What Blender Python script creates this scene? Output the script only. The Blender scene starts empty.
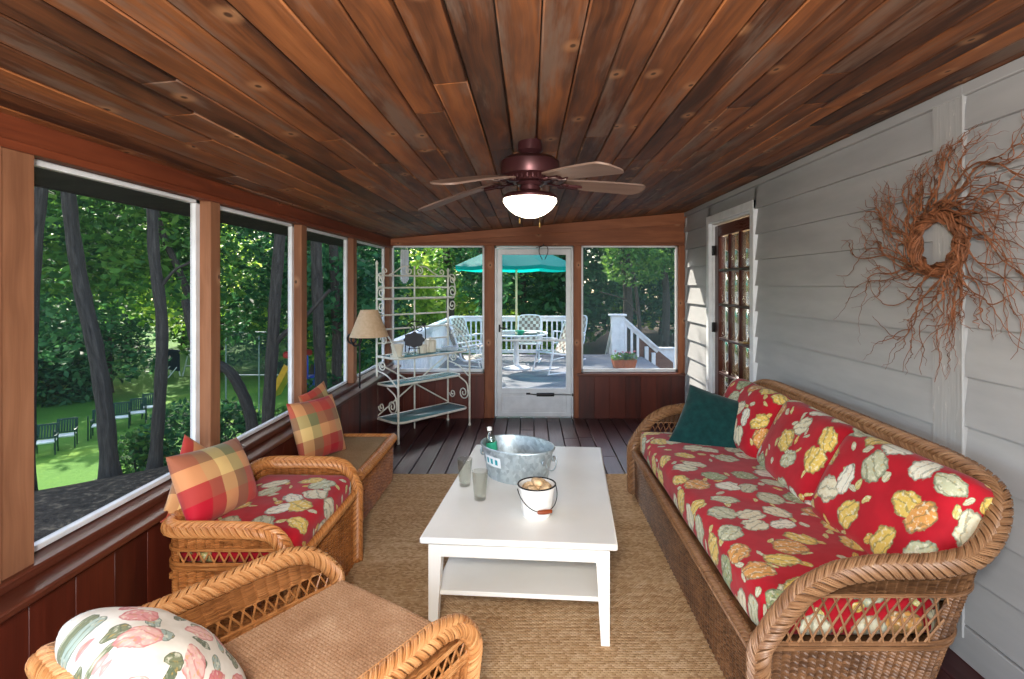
import bpy, math, random
import numpy as np
random.seed(11)
rng = np.random.default_rng(11)
SC = bpy.context.scene
COL = SC.collection
PI = math.pi

# ------------------------------------------------------------------ mesh helpers
def nrm(a):
    a = np.asarray(a, float)
    return a / np.maximum(np.linalg.norm(a, axis=-1, keepdims=True), 1e-9)

def rotz(a):
    c, s = math.cos(a), math.sin(a)
    return np.array([[c, -s, 0], [s, c, 0], [0, 0, 1.0]])

def rotx(a):
    c, s = math.cos(a), math.sin(a)
    return np.array([[1.0, 0, 0], [0, c, -s], [0, s, c]])

def roty(a):
    c, s = math.cos(a), math.sin(a)
    return np.array([[c, 0, s], [0, 1.0, 0], [-s, 0, c]])

class MB:
    """collects geometry, then links it as one mesh object"""
    def __init__(s):
        s.V = []; s.F = []; s.n = 0

    def add(s, v, f, uv=None, rnd=0.0):
        v = np.asarray(v, float).reshape(-1, 3)
        f = np.asarray(f, np.int64)
        m, k = f.shape
        if uv is None:
            uv = v[:, :2]
        uv = np.asarray(uv, float)
        if uv.ndim == 2:
            uv = uv[f]
        r = np.broadcast_to(np.asarray(rnd, float).reshape(-1, 1), (m, k)) if np.ndim(rnd) else np.full((m, k), float(rnd))
        s.V.append(v); s.F.append((f + s.n, uv, r)); s.n += len(v)
        return s

    def grid(s, P, uv=None, cu=False, cv=False, rnd=0.0):
        m, n = P.shape[:2]
        idx = np.arange(m * n).reshape(m, n)
        a = idx if not cu else np.vstack([idx, idx[:1]])
        if cv:
            a = np.hstack([a, a[:, :1]])
        f = np.stack([a[:-1, :-1], a[1:, :-1], a[1:, 1:], a[:-1, 1:]], -1).reshape(-1, 4)
        if uv is None:
            du = np.linalg.norm(np.diff(P, axis=0), axis=2).mean(1)
            dv = np.linalg.norm(np.diff(P, axis=1), axis=2).mean(0)
            u = np.concatenate([[0], np.cumsum(du)]); w = np.concatenate([[0], np.cumsum(dv)])
            uv = np.stack(np.meshgrid(u, w, indexing='ij'), -1)
        return s.add(P.reshape(-1, 3), f, uv.reshape(-1, 2), rnd)

    def box(s, c, size, rot=None, bev=0.004, rnd=0.0, uvo=(0, 0)):
        h = np.array(size, float) / 2
        b = min(bev, h.min() * 0.45)
        vs = []; ix = {}
        for sx in (-1, 1):
            for sy in (-1, 1):
                for sz in (-1, 1):
                    sg = np.array([sx, sy, sz])
                    for ax in range(3):
                        p = sg * (h - b); p[ax] = sg[ax] * h[ax]
                        ix[(sx, sy, sz, ax)] = len(vs); vs.append(p)
        q = []; t = []
        for ax in range(3):
            o = [i for i in range(3) if i != ax]
            for sg in (-1, 1):
                loop = []
                for (p, r) in ((-1, -1), (1, -1), (1, 1), (-1, 1)):
                    k = [0, 0, 0]; k[ax] = sg; k[o[0]] = p; k[o[1]] = r
                    loop.append(ix[(*k, ax)])
                flip = (sg < 0) != (ax == 1)
                q.append(loop[::-1] if flip else loop)
            for p in (-1, 1):
                for r in (-1, 1):
                    loop = []
                    for e, w in ((-1, 0), (1, 0), (1, 1), (-1, 1)):
                        k = [0, 0, 0]; k[ax] = e; k[o[0]] = p; k[o[1]] = r
                        loop.append(ix[(*k, o[w])])
                    q.append(loop)
        for sx in (-1, 1):
            for sy in (-1, 1):
                for sz in (-1, 1):
                    t.append([ix[(sx, sy, sz, a)] for a in range(3)])
        vs = np.array(vs)
        la = int(np.argmax(h))
        ot = [i for i in range(3) if i != la]
        uv = np.stack([vs[:, la] + h[la] + uvo[0], vs[:, ot[0]] + vs[:, ot[1]] + uvo[1]], -1)
        w = vs if rot is None else vs @ np.asarray(rot).T
        w = w + np.array(c, float)
        # make normals point outwards
        def fix(fs):
            out = []
            ctr = np.array(c, float)
            for f in fs:
                p = w[f]
                nn = np.cross(p[1] - p[0], p[2] - p[0])
                out.append(f if np.dot(nn, p.mean(0) - ctr) > 0 else f[::-1])
            return np.array(out)
        n0 = s.n
        s.add(w, fix(q), uv, rnd)
        f3 = fix(t)
        s.F.append((f3 + n0, uv[f3], np.full(f3.shape, float(rnd))))
        return s

    def tube(s, path, r, sides=8, closed=False, caps=True, rnd=0.0, n0=None, squash=1.0):
        P = np.asarray(path, float)
        n = len(P)
        r = np.broadcast_to(np.asarray(r, float), (n,))
        T, N, B = frames(P, n0, closed)
        a = np.linspace(0, 2 * PI, sides, endpoint=False)
        ring = P[:, None] + r[:, None, None] * (np.cos(a)[None, :, None] * N[:, None] * squash + np.sin(a)[None, :, None] * B[:, None])
        L = np.concatenate([[0], np.cumsum(np.linalg.norm(np.diff(P, axis=0), axis=1))])
        idx = np.arange(n * sides).reshape(n, sides)
        A = np.vstack([idx, idx[:1]]) if closed else idx
        A = np.hstack([A, A[:, :1]])
        f = np.stack([A[:-1, :-1], A[:-1, 1:], A[1:, 1:], A[1:, :-1]], -1).reshape(-1, 4)
        uv = np.stack([np.repeat(L, sides), np.tile(a * float(r.mean()), n)], -1)
        base = s.n
        s.add(ring.reshape(-1, 3), f, uv, rnd)
        if caps and not closed:
            f0 = idx[0][::-1][None]; f1 = idx[-1][None]
            for ff in (f0, f1):
                s.F.append((ff + base, uv[ff], np.full(ff.shape, float(rnd))))
        return s

    def lathe(s, prof, c=(0, 0, 0), seg=32, sx=1.0, sy=1.0, rot=None, rnd=0.0):
        pr = np.array(prof, float)
        a = np.linspace(0, 2 * PI, seg, endpoint=False)
        P = np.stack([np.cos(a)[:, None] * pr[None, :, 0] * sx, np.sin(a)[:, None] * pr[None, :, 0] * sy,
                      np.broadcast_to(pr[None, :, 1], (seg, len(pr)))], -1)
        if rot is not None:
            P = P @ np.asarray(rot).T
        P = P + np.array(c, float)
        u = np.linspace(0, 1, seg) * 2 * PI * pr[:, 0].max()
        l = np.concatenate([[0], np.cumsum(np.linalg.norm(np.diff(pr, axis=0), axis=1))])
        return s.grid(P, np.stack(np.meshgrid(u, l, indexing='ij'), -1), cu=True, rnd=rnd)

    def prism(s, poly, e1, e2, e3, o, rnd=0.0):
        """polygon in the e1,e2 plane at o, thickness along e3"""
        p = np.array(poly, float); e1, e2, e3, o = [np.array(x, float) for x in (e1, e2, e3, o)]
        A = o + p[:, :1] * e1 + p[:, 1:] * e2
        B = A + e3
        n = len(p)
        base = s.n
        uv = np.vstack([p, p])
        i = np.arange(n); j = (i + 1) % n
        side = np.stack([i, j, j + n, i + n], -1)
        s.add(np.vstack([A, B]), side, uv, rnd)
        for ff in (np.arange(n)[::-1][None], (np.arange(n) + n)[None]):
            s.F.append((ff + base, uv[ff], np.full(ff.shape, float(rnd))))
        return s

    def build(s, name, mat, parent=None, smooth=True, angle=40, loc=None):
        V = np.vstack(s.V)
        me = bpy.data.meshes.new(name)
        me.vertices.add(len(V)); me.vertices.foreach_set('co', V.astype(np.float32).ravel())
        li = np.concatenate([f.ravel() for f, _, _ in s.F])
        lt = np.concatenate([np.full(len(f), f.shape[1]) for f, _, _ in s.F])
        ls = np.concatenate([[0], np.cumsum(lt)[:-1]])
        me.loops.add(len(li)); me.loops.foreach_set('vertex_index', li.astype(np.int32))
        me.polygons.add(len(lt))
        me.polygons.foreach_set('loop_start', ls.astype(np.int32))
        me.polygons.foreach_set('loop_total', lt.astype(np.int32))
        uvl = me.uv_layers.new(name='UVMap')
        uvl.data.foreach_set('uv', np.concatenate([u.reshape(-1, 2) for _, u, _ in s.F]).astype(np.float32).ravel())
        at = me.attributes.new('rnd', 'FLOAT', 'CORNER')
        at.data.foreach_set('value', np.concatenate([r.ravel() for _, _, r in s.F]).astype(np.float32))
        me.update(calc_edges=True)
        me.validate()
        if smooth:
            me.polygons.foreach_set('use_smooth', np.ones(len(me.polygons), bool))
            if angle < 180:
                me.set_sharp_from_angle(angle=math.radians(angle))
        me.materials.append(mat)
        o = bpy.data.objects.new(name, me)
        COL.objects.link(o)
        if parent is not None:
            o.parent = parent
        if loc is not None:
            o.location = loc
        return o

def frames(P, n0=None, closed=False):
    P = np.asarray(P, float)
    n = len(P)
    if closed:
        T = nrm(np.roll(P, -1, 0) - np.roll(P, 1, 0))
    else:
        T = nrm(np.gradient(P, axis=0))
    if n0 is None:
        n0 = np.array([0, 0, 1.0]) if abs(T[0][2]) < 0.9 else np.array([1.0, 0, 0])
    N = np.zeros_like(P)
    v = np.array(n0, float); v = v - T[0] * np.dot(v, T[0]); N[0] = v / max(np.linalg.norm(v), 1e-9)
    for i in range(1, n):
        v = N[i - 1] - T[i] * np.dot(N[i - 1], T[i])
        N[i] = v / max(np.linalg.norm(v), 1e-9)
    return T, N, np.cross(T, N)

def spline(pts, n, closed=False):
    """catmull-rom through pts, resampled to n points evenly by length"""
    P = np.array(pts, float)
    if closed:
        Q = np.vstack([P[-1], P, P[0], P[1]])
    else:
        Q = np.vstack([2 * P[0] - P[1], P, 2 * P[-1] - P[-2]])
    out = []
    for i in range(1, len(Q) - 2):
        t = np.linspace(0, 1, 16, endpoint=False)[:, None]
        a, b, c, d = Q[i - 1], Q[i], Q[i + 1], Q[i + 2]
        out.append(0.5 * (2 * b + (c - a) * t + (2 * a - 5 * b + 4 * c - d) * t ** 2 + (3 * b - a - 3 * c + d) * t ** 3))
    out = np.vstack(out + [Q[-2][None]])
    return resample(out, n, closed)

def resample(P, n, closed=False):
    L = np.concatenate([[0], np.cumsum(np.linalg.norm(np.diff(P, axis=0), axis=1))])
    t = np.linspace(0, L[-1], n, endpoint=not closed)
    return np.stack([np.interp(t, L, P[:, k]) for k in range(3)], -1)

def plen(P):
    return float(np.linalg.norm(np.diff(P, axis=0), axis=1).sum())

def weave(mb, P, Lu, Lv, pu=0.033, pv=0.0105, amp=0.0058, su=4, sv=3):
    """a woven wicker sheet over P(u, v), u and v in 0..1"""
    nu = max(2, round(Lu / pu)); nv = max(2, round(Lv / pv))
    U = np.linspace(0, nu, nu * su + 1); W = np.linspace(0, nv, nv * sv + 1)
    row = np.floor(W + 1e-6); fv = W - row
    prof = np.sin(PI * np.clip(fv, 0, 1)) ** 0.6
    uu, vv = np.meshgrid(U / nu, W / nv, indexing='ij')
    X = P(uu, vv)
    du = np.gradient(X, axis=0); dv = np.gradient(X, axis=1)
    N = nrm(np.cross(du, dv))
    h = amp * (prof[None] * (0.45 + 0.9 * np.abs(np.sin(PI * U))[:, None] ** 0.8 + 0.22 * np.sin(PI * U[:, None] + PI * row[None])) + 0.9 * np.abs(np.sin(PI * U))[:, None] ** 0.7)
    mb.grid(X + N * h[..., None], np.stack([uu * Lu, vv * Lv], -1), rnd=0.0)
    return mb

def braid(mb, path, r=0.04, n0=None, step=0.03, reach=2.0, canes=3, rc=0.0055, closed=False, flat=1.0):
    """a plaited rim: core tube plus chevrons of canes wrapped over it"""
    Lp = plen(np.vstack([path, path[:1]]) if closed else path)
    m = max(24, int(Lp / 0.012))
    P = resample(np.vstack([path, path[:1]]) if closed else path, m)
    T, N, B = frames(P, n0)
    mb.tube(P, r * 0.86, 12, caps=True, n0=n0, squash=flat)
    s = np.linspace(0, Lp, m)
    k = int(Lp / step)
    tau = np.linspace(0, 1, 8)
    zones = ((-152, -38, 0.0), (50, -50, 0.5), (38, 152, 0.0))
    for i in range(k):
        for (pa, pb, of) in zones:
            for j in range(canes):
                s0 = (i + of) * step + j * step * 0.72 / canes - reach * step * 0.4
                ss = s0 + tau * reach * step
                ok = (ss > 0) & (ss < Lp)
                if ok.sum() < 3:
                    continue
                ss = ss[ok]; tt = tau[ok]
                ph = np.radians(pa + (pb - pa) * tt)
                rho = r * (0.86 + 0.24 * np.sin(PI * tt) ** 0.7)
                c = np.stack([np.interp(ss, s, P[:, q]) for q in range(3)], -1)
                n_ = np.stack([np.interp(ss, s, N[:, q]) for q in range(3)], -1)
                b_ = np.stack([np.interp(ss, s, B[:, q]) for q in range(3)], -1)
                pts = c + rho[:, None] * (np.cos(ph)[:, None] * n_ * flat + np.sin(ph)[:, None] * b_)
                mb.tube(pts, rc, 5, caps=False, rnd=random.random())
    return mb

def rbox(w, d, h, r=0.03, n=14, puff=0.0, wob=0.0, seed=0):
    """rounded, slightly stuffed box cushion centred at the origin, returns MB with planar UVs in metres"""
    mb = MB()
    hx, hy, hz = w / 2, d / 2, h / 2
    g = np.linspace(-1, 1, n)
    rs = np.random.default_rng(seed)
    ph = rs.uniform(0, 6, 6)
    for ax in range(3):
        for sg in (-1, 1):
            a, b = np.meshgrid(g, g, indexing='ij')
            c = np.full_like(a, sg)
            X = [None] * 3
            o = [(1, 2), (2, 0), (0, 1)][ax]
            X[ax] = c; X[o[0]] = a if sg > 0 else b; X[o[1]] = b if sg > 0 else a
            p = np.stack(X, -1)
            ext = np.array([hx, hy, hz])
            q = np.sign(p) * (1 - (1 - np.abs(p)) ** 1.0) * ext
            core = np.clip(q, -(ext - r), ext - r)
            dlt = q - core
            L = np.linalg.norm(dlt, axis=-1, keepdims=True)
            q = np.where(L > 1e-9, core + dlt / np.maximum(L, 1e-9) * np.minimum(L, r), q)
            f = (1 - (q[..., 0] / hx) ** 2) * (1 - (q[..., 1] / hy) ** 2)
            q[..., 2] += np.sign(q[..., 2]) * puff * np.clip(f, 0, 1) ** 0.6 * (np.abs(q[..., 2]) / hz)
            fy = (1 - (q[..., 0] / hx) ** 2)
            q[..., 2] += wob * (np.sin(q[..., 0] * 9 + ph[0]) * np.sin(q[..., 1] * 8 + ph[1]) + 0.5 * np.sin(q[..., 0] * 19 + ph[2] + q[..., 1] * 7))
            kx = np.clip((np.abs(q[..., 0]) - (hx - r)) / r, 0, 1) * np.sign(q[..., 0])
            ky = np.clip((np.abs(q[..., 1]) - (hy - r)) / r, 0, 1) * np.sign(q[..., 1])
            uv = np.stack([q[..., 0] + kx * (hz - q[..., 2]), q[..., 1] + ky * (hz - q[..., 2])], -1)
            mb.grid(q, uv)
    return mb

def pillow(w, h, t, n=22, pinch=0.07, seed=0, rc=0.0):
    """knife-edged throw pillow in the xy plane"""
    mb = MB()
    g = np.sin(np.linspace(-1, 1, n) * PI / 2)
    rs = np.random.default_rng(seed); ph = rs.uniform(0, 6, 4)
    a, b = np.meshgrid(g, g, indexing='ij')
    x = a * w / 2 * (1 - pinch * (1 - b ** 2) * np.abs(a) ** 2)
    y = b * h / 2 * (1 - pinch * (1 - a ** 2) * np.abs(b) ** 2)
    x = x * (1 - rc * b ** 4); y = y * (1 - rc * a ** 4)
    z = t / 2 * (np.clip((1 - a ** 2) * (1 - b ** 2), 0, 1)) ** 0.45
    z = z * (1 + 0.05 * np.sin(5 * x / w * 3 + ph[0]) * np.sin(4 * y / h * 3 + ph[1]))
    uv = np.stack([a * w / 2, b * h / 2], -1)
    P = np.stack([x, y, z], -1)
    mb.grid(P, uv)
    Q = np.stack([x, y, -z * 0.9], -1)
    mb.grid(Q[::-1], uv[::-1])
    return mb

# ------------------------------------------------------------------ object helpers
def tag(o, label, cat, group=None, kind=None):
    o['label'] = label; o['category'] = cat
    if group: o['group'] = group
    if kind: o['kind'] = kind
    return o

def thing(name, label, cat, loc=(0, 0, 0), rz=0.0, group=None):
    o = bpy.data.objects.new(name, None)
    o.empty_display_size = 0.1
    COL.objects.link(o)
    o.location = loc; o.rotation_euler = (0, 0, rz)
    return tag(o, label, cat, group)

def struct(o, label=None, cat=None):
    o['kind'] = 'structure'
    if label: o['label'] = label
    if cat: o['category'] = cat
    return o

def dup(root, loc, rz=None, label=None, scale=None):
    r = root.copy(); COL.objects.link(r); r.location = loc
    if rz is not None: r.rotation_euler = (0, 0, rz)
    if scale: r.scale = scale
    if label: r['label'] = label
    for ch in list(root.children):
        c = ch.copy(); COL.objects.link(c); c.parent = r
        for g in list(ch.children):
            d = g.copy(); COL.objects.link(d); d.parent = c
    return r

# ------------------------------------------------------------------ node helpers
def lin(c):
    c = [x / 255.0 for x in c]
    return tuple(x / 12.92 if x <= 0.04045 else ((x + 0.055) / 1.055) ** 2.4 for x in c) + (1.0,)

class S:
    def __init__(s, m, k): s.m = m; s.k = k
    def op(s, o, b=None, c=None, clamp=False):
        n = s.m.nt.nodes.new('ShaderNodeMath'); n.operation = o; n.use_clamp = clamp
        for i, x in enumerate((s, b, c)):
            if x is None: continue
            if isinstance(x, S): s.m.nt.links.new(x.k, n.inputs[i])
            else: n.inputs[i].default_value = x
        return S(s.m, n.outputs[0])
    def __add__(s, b): return s.op('ADD', b)
    __radd__ = __add__
    def __sub__(s, b): return s.op('SUBTRACT', b)
    def __rsub__(s, b): return (s * -1.0) + b
    def __mul__(s, b): return s.op('MULTIPLY', b)
    __rmul__ = __mul__
    def __truediv__(s, b): return s.op('DIVIDE', b)
    def sin(s): return s.op('SINE')
    def cos(s): return s.op('COSINE')
    def abs(s): return s.op('ABSOLUTE')
    def floor(s): return s.op('FLOOR')
    def fract(s): return s.op('FRACT')
    def pow(s, b): return s.op('POWER', b)
    def lt(s, b): return s.op('LESS_THAN', b)
    def gt(s, b): return s.op('GREATER_THAN', b)
    def max(s, b): return s.op('MAXIMUM', b)
    def min(s, b): return s.op('MINIMUM', b)
    def step(s, a, b):
        n = s.m.nt.nodes.new('ShaderNodeMapRange'); n.interpolation_type = 'SMOOTHSTEP'
        s.m.nt.links.new(s.k, n.inputs[0]); n.inputs[1].default_value = a; n.inputs[2].default_value = b
        return S(s.m, n.outputs[0])

class Mat:
    def __init__(s, name):
        s.mat = bpy.data.materials.new(name); s.mat.use_nodes = True
        s.nt = s.mat.node_tree; s.nt.nodes.clear()
        s.out = s.nt.nodes.new('ShaderNodeOutputMaterial')
        s._uv = None
    def link(s, a, b): s.nt.links.new(a.k if isinstance(a, S) else a, b)
    def uv(s):
        if s._uv is None:
            n = s.nt.nodes.new('ShaderNodeUVMap'); n.uv_map = 'UVMap'
            q = s.nt.nodes.new('ShaderNodeSeparateXYZ'); s.nt.links.new(n.outputs[0], q.inputs[0])
            s._uv = (S(s, q.outputs[0]), S(s, q.outputs[1]))
        return s._uv
    def obj(s):
        n = s.nt.nodes.new('ShaderNodeTexCoord')
        q = s.nt.nodes.new('ShaderNodeSeparateXYZ'); s.nt.links.new(n.outputs['Object'], q.inputs[0])
        return tuple(S(s, o) for o in q.outputs)
    def pos(s):
        n = s.nt.nodes.new('ShaderNodeNewGeometry')
        q = s.nt.nodes.new('ShaderNodeSeparateXYZ'); s.nt.links.new(n.outputs['Position'], q.inputs[0])
        return tuple(S(s, o) for o in q.outputs)
    def rnd(s):
        n = s.nt.nodes.new('ShaderNodeAttribute'); n.attribute_name = 'rnd'
        return S(s, n.outputs['Fac'])
    def orand(s):
        n = s.nt.nodes.new('ShaderNodeObjectInfo')
        return S(s, n.outputs['Random'])
    def vec(s, x, y, z=0.0):
        n = s.nt.nodes.new('ShaderNodeCombineXYZ')
        for i, a in enumerate((x, y, z)):
            if isinstance(a, S): s.nt.links.new(a.k, n.inputs[i])
            else: n.inputs[i].default_value = a
        return S(s, n.outputs[0])
    def noise(s, v, scale=5.0, detail=3.0, rough=0.55, dist=0.0):
        n = s.nt.nodes.new('ShaderNodeTexNoise')
        s.nt.links.new(v.k, n.inputs['Vector']); n.inputs['Scale'].default_value = scale
        n.inputs['Detail'].default_value = detail; n.inputs['Roughness'].default_value = rough
        n.inputs['Distortion'].default_value = dist
        return S(s, n.outputs['Fac'])
    def white(s, v):
        n = s.nt.nodes.new('ShaderNodeTexWhiteNoise'); n.noise_dimensions = '3D'
        s.nt.links.new(v.k, n.inputs['Vector'])
        return S(s, n.outputs['Value'])
    def vor(s, v, scale=5.0, rand=0.8):
        n = s.nt.nodes.new('ShaderNodeTexVoronoi'); n.voronoi_dimensions = '2D'
        s.nt.links.new(v.k, n.inputs['Vector']); n.inputs['Scale'].default_value = scale
        n.inputs['Randomness'].default_value = rand
        q = s.nt.nodes.new('ShaderNodeSeparateXYZ'); s.nt.links.new(n.outputs['Position'], q.inputs[0])
        c = s.nt.nodes.new('ShaderNodeSeparateColor'); s.nt.links.new(n.outputs['Color'], c.inputs[0])
        return S(s, n.outputs['Distance']), (S(s, q.outputs[0]), S(s, q.outputs[1])), tuple(S(s, o) for o in c.outputs[:3])
    def mix(s, f, a, b):
        n = s.nt.nodes.new('ShaderNodeMix'); n.data_type = 'RGBA'
        for i, x in ((0, f), (6, a), (7, b)):
            if isinstance(x, S): s.nt.links.new(x.k, n.inputs[i])
            elif i == 0: n.inputs[0].default_value = x
            else: n.inputs[i].default_value = lin(x)
        return S(s, n.outputs[2])
    def ramp(s, f, stops, const=False):
        n = s.nt.nodes.new('ShaderNodeValToRGB')
        e = n.color_ramp.elements
        while len(e) < len(stops): e.new(0.5)
        for q, (p, c) in zip(e, stops):
            q.position = p; q.color = lin(c)
        n.color_ramp.interpolation = 'CONSTANT' if const else 'LINEAR'
        s.nt.links.new(f.k, n.inputs[0])
        return S(s, n.outputs[0])
    def bump(s, h, strength=0.5, dist=0.005):
        n = s.nt.nodes.new('ShaderNodeBump')
        n.inputs['Strength'].default_value = strength; n.inputs['Distance'].default_value = dist
        s.nt.links.new(h.k, n.inputs['Height'])
        return S(s, n.outputs[0])
    def bsdf(s, col, rough=0.5, metal=0.0, spec=0.5, bump=None, trans=0.0, ior=1.45, emit=None, estr=0.0, sheen=0.0, coat=0.0):
        n = s.nt.nodes.new('ShaderNodeBsdfPrincipled')
        def put(k, x):
            if isinstance(x, S): s.nt.links.new(x.k, n.inputs[k])
            elif isinstance(x, tuple): n.inputs[k].default_value = lin(x)
            else: n.inputs[k].default_value = x
        put('Base Color', col); put('Roughness', rough); put('Metallic', metal)
        put('Specular IOR Level', spec); put('Transmission Weight', trans); put('IOR', ior)
        put('Sheen Weight', sheen); put('Coat Weight', coat)
        if emit is not None: put('Emission Color', emit); put('Emission Strength', estr)
        if bump is not None: s.nt.links.new(bump.k, n.inputs['Normal'])
        return n.outputs[0]
    def done(s, sh):
        s.nt.links.new(sh, s.out.inputs['Surface']); return s.mat
    def mixsh(s, f, a, b):
        n = s.nt.nodes.new('ShaderNodeMixShader')
        if isinstance(f, S): s.nt.links.new(f.k, n.inputs[0])
        else: n.inputs[0].default_value = f
        s.nt.links.new(a, n.inputs[1]); s.nt.links.new(b, n.inputs[2])
        return n.outputs[0]
    def sh(s, kind, col=None, rough=None):
        n = s.nt.nodes.new(kind)
        if col is not None:
            if isinstance(col, S): s.nt.links.new(col.k, n.inputs['Color'])
            else: n.inputs['Color'].default_value = lin(col)
        if rough is not None: n.inputs['Roughness'].default_value = rough
        return n.outputs[0]
# ------------------------------------------------------------------ materials
def m_plain(name, col, rough=0.5, metal=0.0, spec=0.5, var=0.06, scale=8.0, coat=0.0):
    m = Mat(name)
    x, y, z = m.obj()
    n = m.noise(m.vec(x, y, z), scale, 3.0)
    d = tuple(max(0, c * (1 - var * 1.6)) for c in col); b = tuple(min(255, c * (1 + var)) for c in col)
    c = m.ramp(n, [(0.3, d), (0.7, b)])
    return m.done(m.bsdf(c, rough, metal, spec, coat=coat))

def m_wood(name, stops, rough=0.55, grain=1.0, knots=True, patch=None, spec=0.35, scale_u=1.0, edge=None):
    """boards: u runs along the grain (m), v across, rnd is the board's own number"""
    m = Mat(name)
    u, v = m.uv(); r = m.rnd()
    off = r * 37.0
    lo = m.noise(m.vec(u * 0.9 * scale_u + off, v * 6.0 + off * 2.0, off), 1.0, 4.0, 0.6)
    wob = m.noise(m.vec(u * 1.2 + off, v * 3.0, off), 2.0, 2.0)
    gr = m.noise(m.vec(u * 2.2 + off, v * 85.0 + wob * 5.0, off), 1.0, 3.0, 0.65)
    rings = ((v * 60.0 + wob * 14.0 + off).sin() * 0.5 + 0.5)
    f = r * 0.40 + lo * 1.0 - 0.40 + (gr - 0.5) * 0.55 * grain + (rings - 0.5) * 0.14 * grain
    col = m.ramp(f, stops)
    if patch is not None:
        pt = m.noise(m.vec(u * 0.7 + off * 1.7, v * 5.0, off * 0.3), 1.3, 5.0, 0.7).step(0.50, 0.66)
        col = m.mix(pt * patch[1], col, patch[0])
    h = gr
    if edge is not None:
        col = m.mix(v.abs().gt(edge[0]) * 0.8, col, edge[1])
    if knots:
        d, (px, py), (c0, c1, c2) = m.vor(m.vec(u * 0.55 + off * 3.1, v * 3.4 + off * 5.3), 2.0, 1.0)
        du = (u * 0.55 + off * 3.1 - px) / 0.55; dv = (v * 3.4 + off * 5.3 - py) / 3.4
        rr = (du * du * 0.6 + dv * dv * 1.2).pow(0.5)
        on = c0.gt(0.45)
        halo = (1.0 - rr.step(0.012, 0.045)) * on
        core = (1.0 - rr.step(0.006, 0.013)) * on
        col = m.mix(halo * 0.45, col, stops[-1][1])
        col = m.mix(core * 0.85, col, (44, 24, 16))
    b = m.bump(h, 0.25, 0.002)
    rg = (gr * 0.25 + (rough - 0.12))
    return m.done(m.bsdf(col, rg, 0.0, spec, bump=b))

MT = {}
MT['ceiling'] = m_wood('weathered_cedar_boards', [(0.0, (62, 36, 22)), (0.25, (104, 62, 36)), (0.5, (142, 86, 48)), (0.75, (168, 106, 62)), (1.0, (198, 146, 102))], 0.6, 1.0, True, ((126, 106, 92), 0.7), edge=(0.0645, (186, 98, 44)))
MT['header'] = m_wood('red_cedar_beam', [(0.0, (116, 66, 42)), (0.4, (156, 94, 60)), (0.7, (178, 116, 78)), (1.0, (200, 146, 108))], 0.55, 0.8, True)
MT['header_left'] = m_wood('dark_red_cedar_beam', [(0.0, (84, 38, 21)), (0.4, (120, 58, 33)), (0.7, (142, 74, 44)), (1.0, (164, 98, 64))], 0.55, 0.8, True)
MT['post'] = m_wood('light_cedar_post', [(0.0, (112, 72, 50)), (0.4, (144, 98, 70)), (0.7, (162, 114, 84)), (1.0, (184, 142, 110))], 0.6, 0.8, True)
MT['panel'] = m_wood('stained_red_panel', [(0.0, (58, 22, 15)), (0.4, (90, 36, 23)), (0.7, (106, 45, 28)), (1.0, (124, 58, 37))], 0.4, 0.7, False, spec=0.5)
MT['sill'] = m_wood('stained_sill', [(0.0, (66, 28, 18)), (0.5, (98, 50, 34)), (1.0, (132, 82, 62))], 0.35, 0.7, False, spec=0.6)
MT['floor'] = m_wood('dark_stained_floor_planks', [(0.0, (44, 20, 20)), (0.4, (66, 31, 30)), (0.7, (82, 40, 36)), (1.0, (108, 60, 50))], 0.36, 0.8, False, ((74, 54, 58), 0.4), spec=0.4)
MT['door_wood'] = m_wood('dark_mahogany', [(0.0, (48, 18, 12)), (0.5, (74, 30, 20)), (1.0, (98, 44, 28))], 0.3, 0.6, False, spec=0.6)
MT['deck'] = m_wood('grey_deck_boards', [(0.0, (88, 92, 100)), (0.5, (112, 115, 122)), (1.0, (138, 140, 144))], 0.6, 0.6, False)
MT['grip'] = m_wood('turned_wood_grip', [(0.0, (130, 58, 28)), (1.0, (190, 100, 52))], 0.35, 0.6, False)
MT['blade'] = m_wood('weathered_fan_blade', [(0.0, (104, 82, 72)), (0.5, (140, 116, 102)), (1.0, (172, 150, 134))], 0.5, 0.8, False)
MT['stair_wood'] = m_wood('brown_stair_boards', [(0.0, (104, 72, 60)), (0.5, (132, 96, 82)), (1.0, (156, 118, 100))], 0.6, 0.6, False)
MT['white_metal'] = m_plain('white_painted_metal', (226, 226, 220), 0.35, 0.0, 0.5, 0.03)
MT['white_trim'] = m_plain('white_trim_paint', (226, 228, 230), 0.4, 0.0, 0.5, 0.03)
MT['table_white'] = m_plain('white_lacquer', (240, 236, 226), 0.3, 0.0, 0.5, 0.015, 3.0)
MT['rail_white'] = m_plain('white_rail_paint', (232, 234, 236), 0.5, 0.0, 0.4, 0.04)
MT['rack_white'] = m_plain('ivory_wrought_iron', (222, 218, 204), 0.4, 0.0, 0.5, 0.05, 20)
MT['bronze'] = m_plain('dark_bronze', (74, 40, 42), 0.35, 0.55, 0.5, 0.12, 6)
MT['black'] = m_plain('black_iron', (26, 24, 26), 0.45, 0.3, 0.5, 0.1)
MT['darkslate'] = m_plain('slate_plaque', (54, 54, 60), 0.6, 0.0, 0.4, 0.1)
MT['brass'] = m_plain('aged_brass', (160, 128, 72), 0.3, 0.9, 0.5, 0.06)
MT['teal_canvas'] = m_plain('teal_canvas', (22, 150, 150), 0.8, 0, 0.2, 0.05)
MT['terracotta'] = m_plain('terracotta', (170, 96, 62), 0.75, 0, 0.3, 0.1)
MT['soffit'] = m_plain('dark_soffit', (70, 62, 58), 0.8, 0, 0.2, 0.1)
MT['roof'] = m_plain('roof_deck', (90, 78, 70), 0.9, 0, 0.2, 0.1)
MT['canister'] = m_plain('cream_ceramic', (222, 214, 196), 0.3, 0, 0.5, 0.04)
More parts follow.
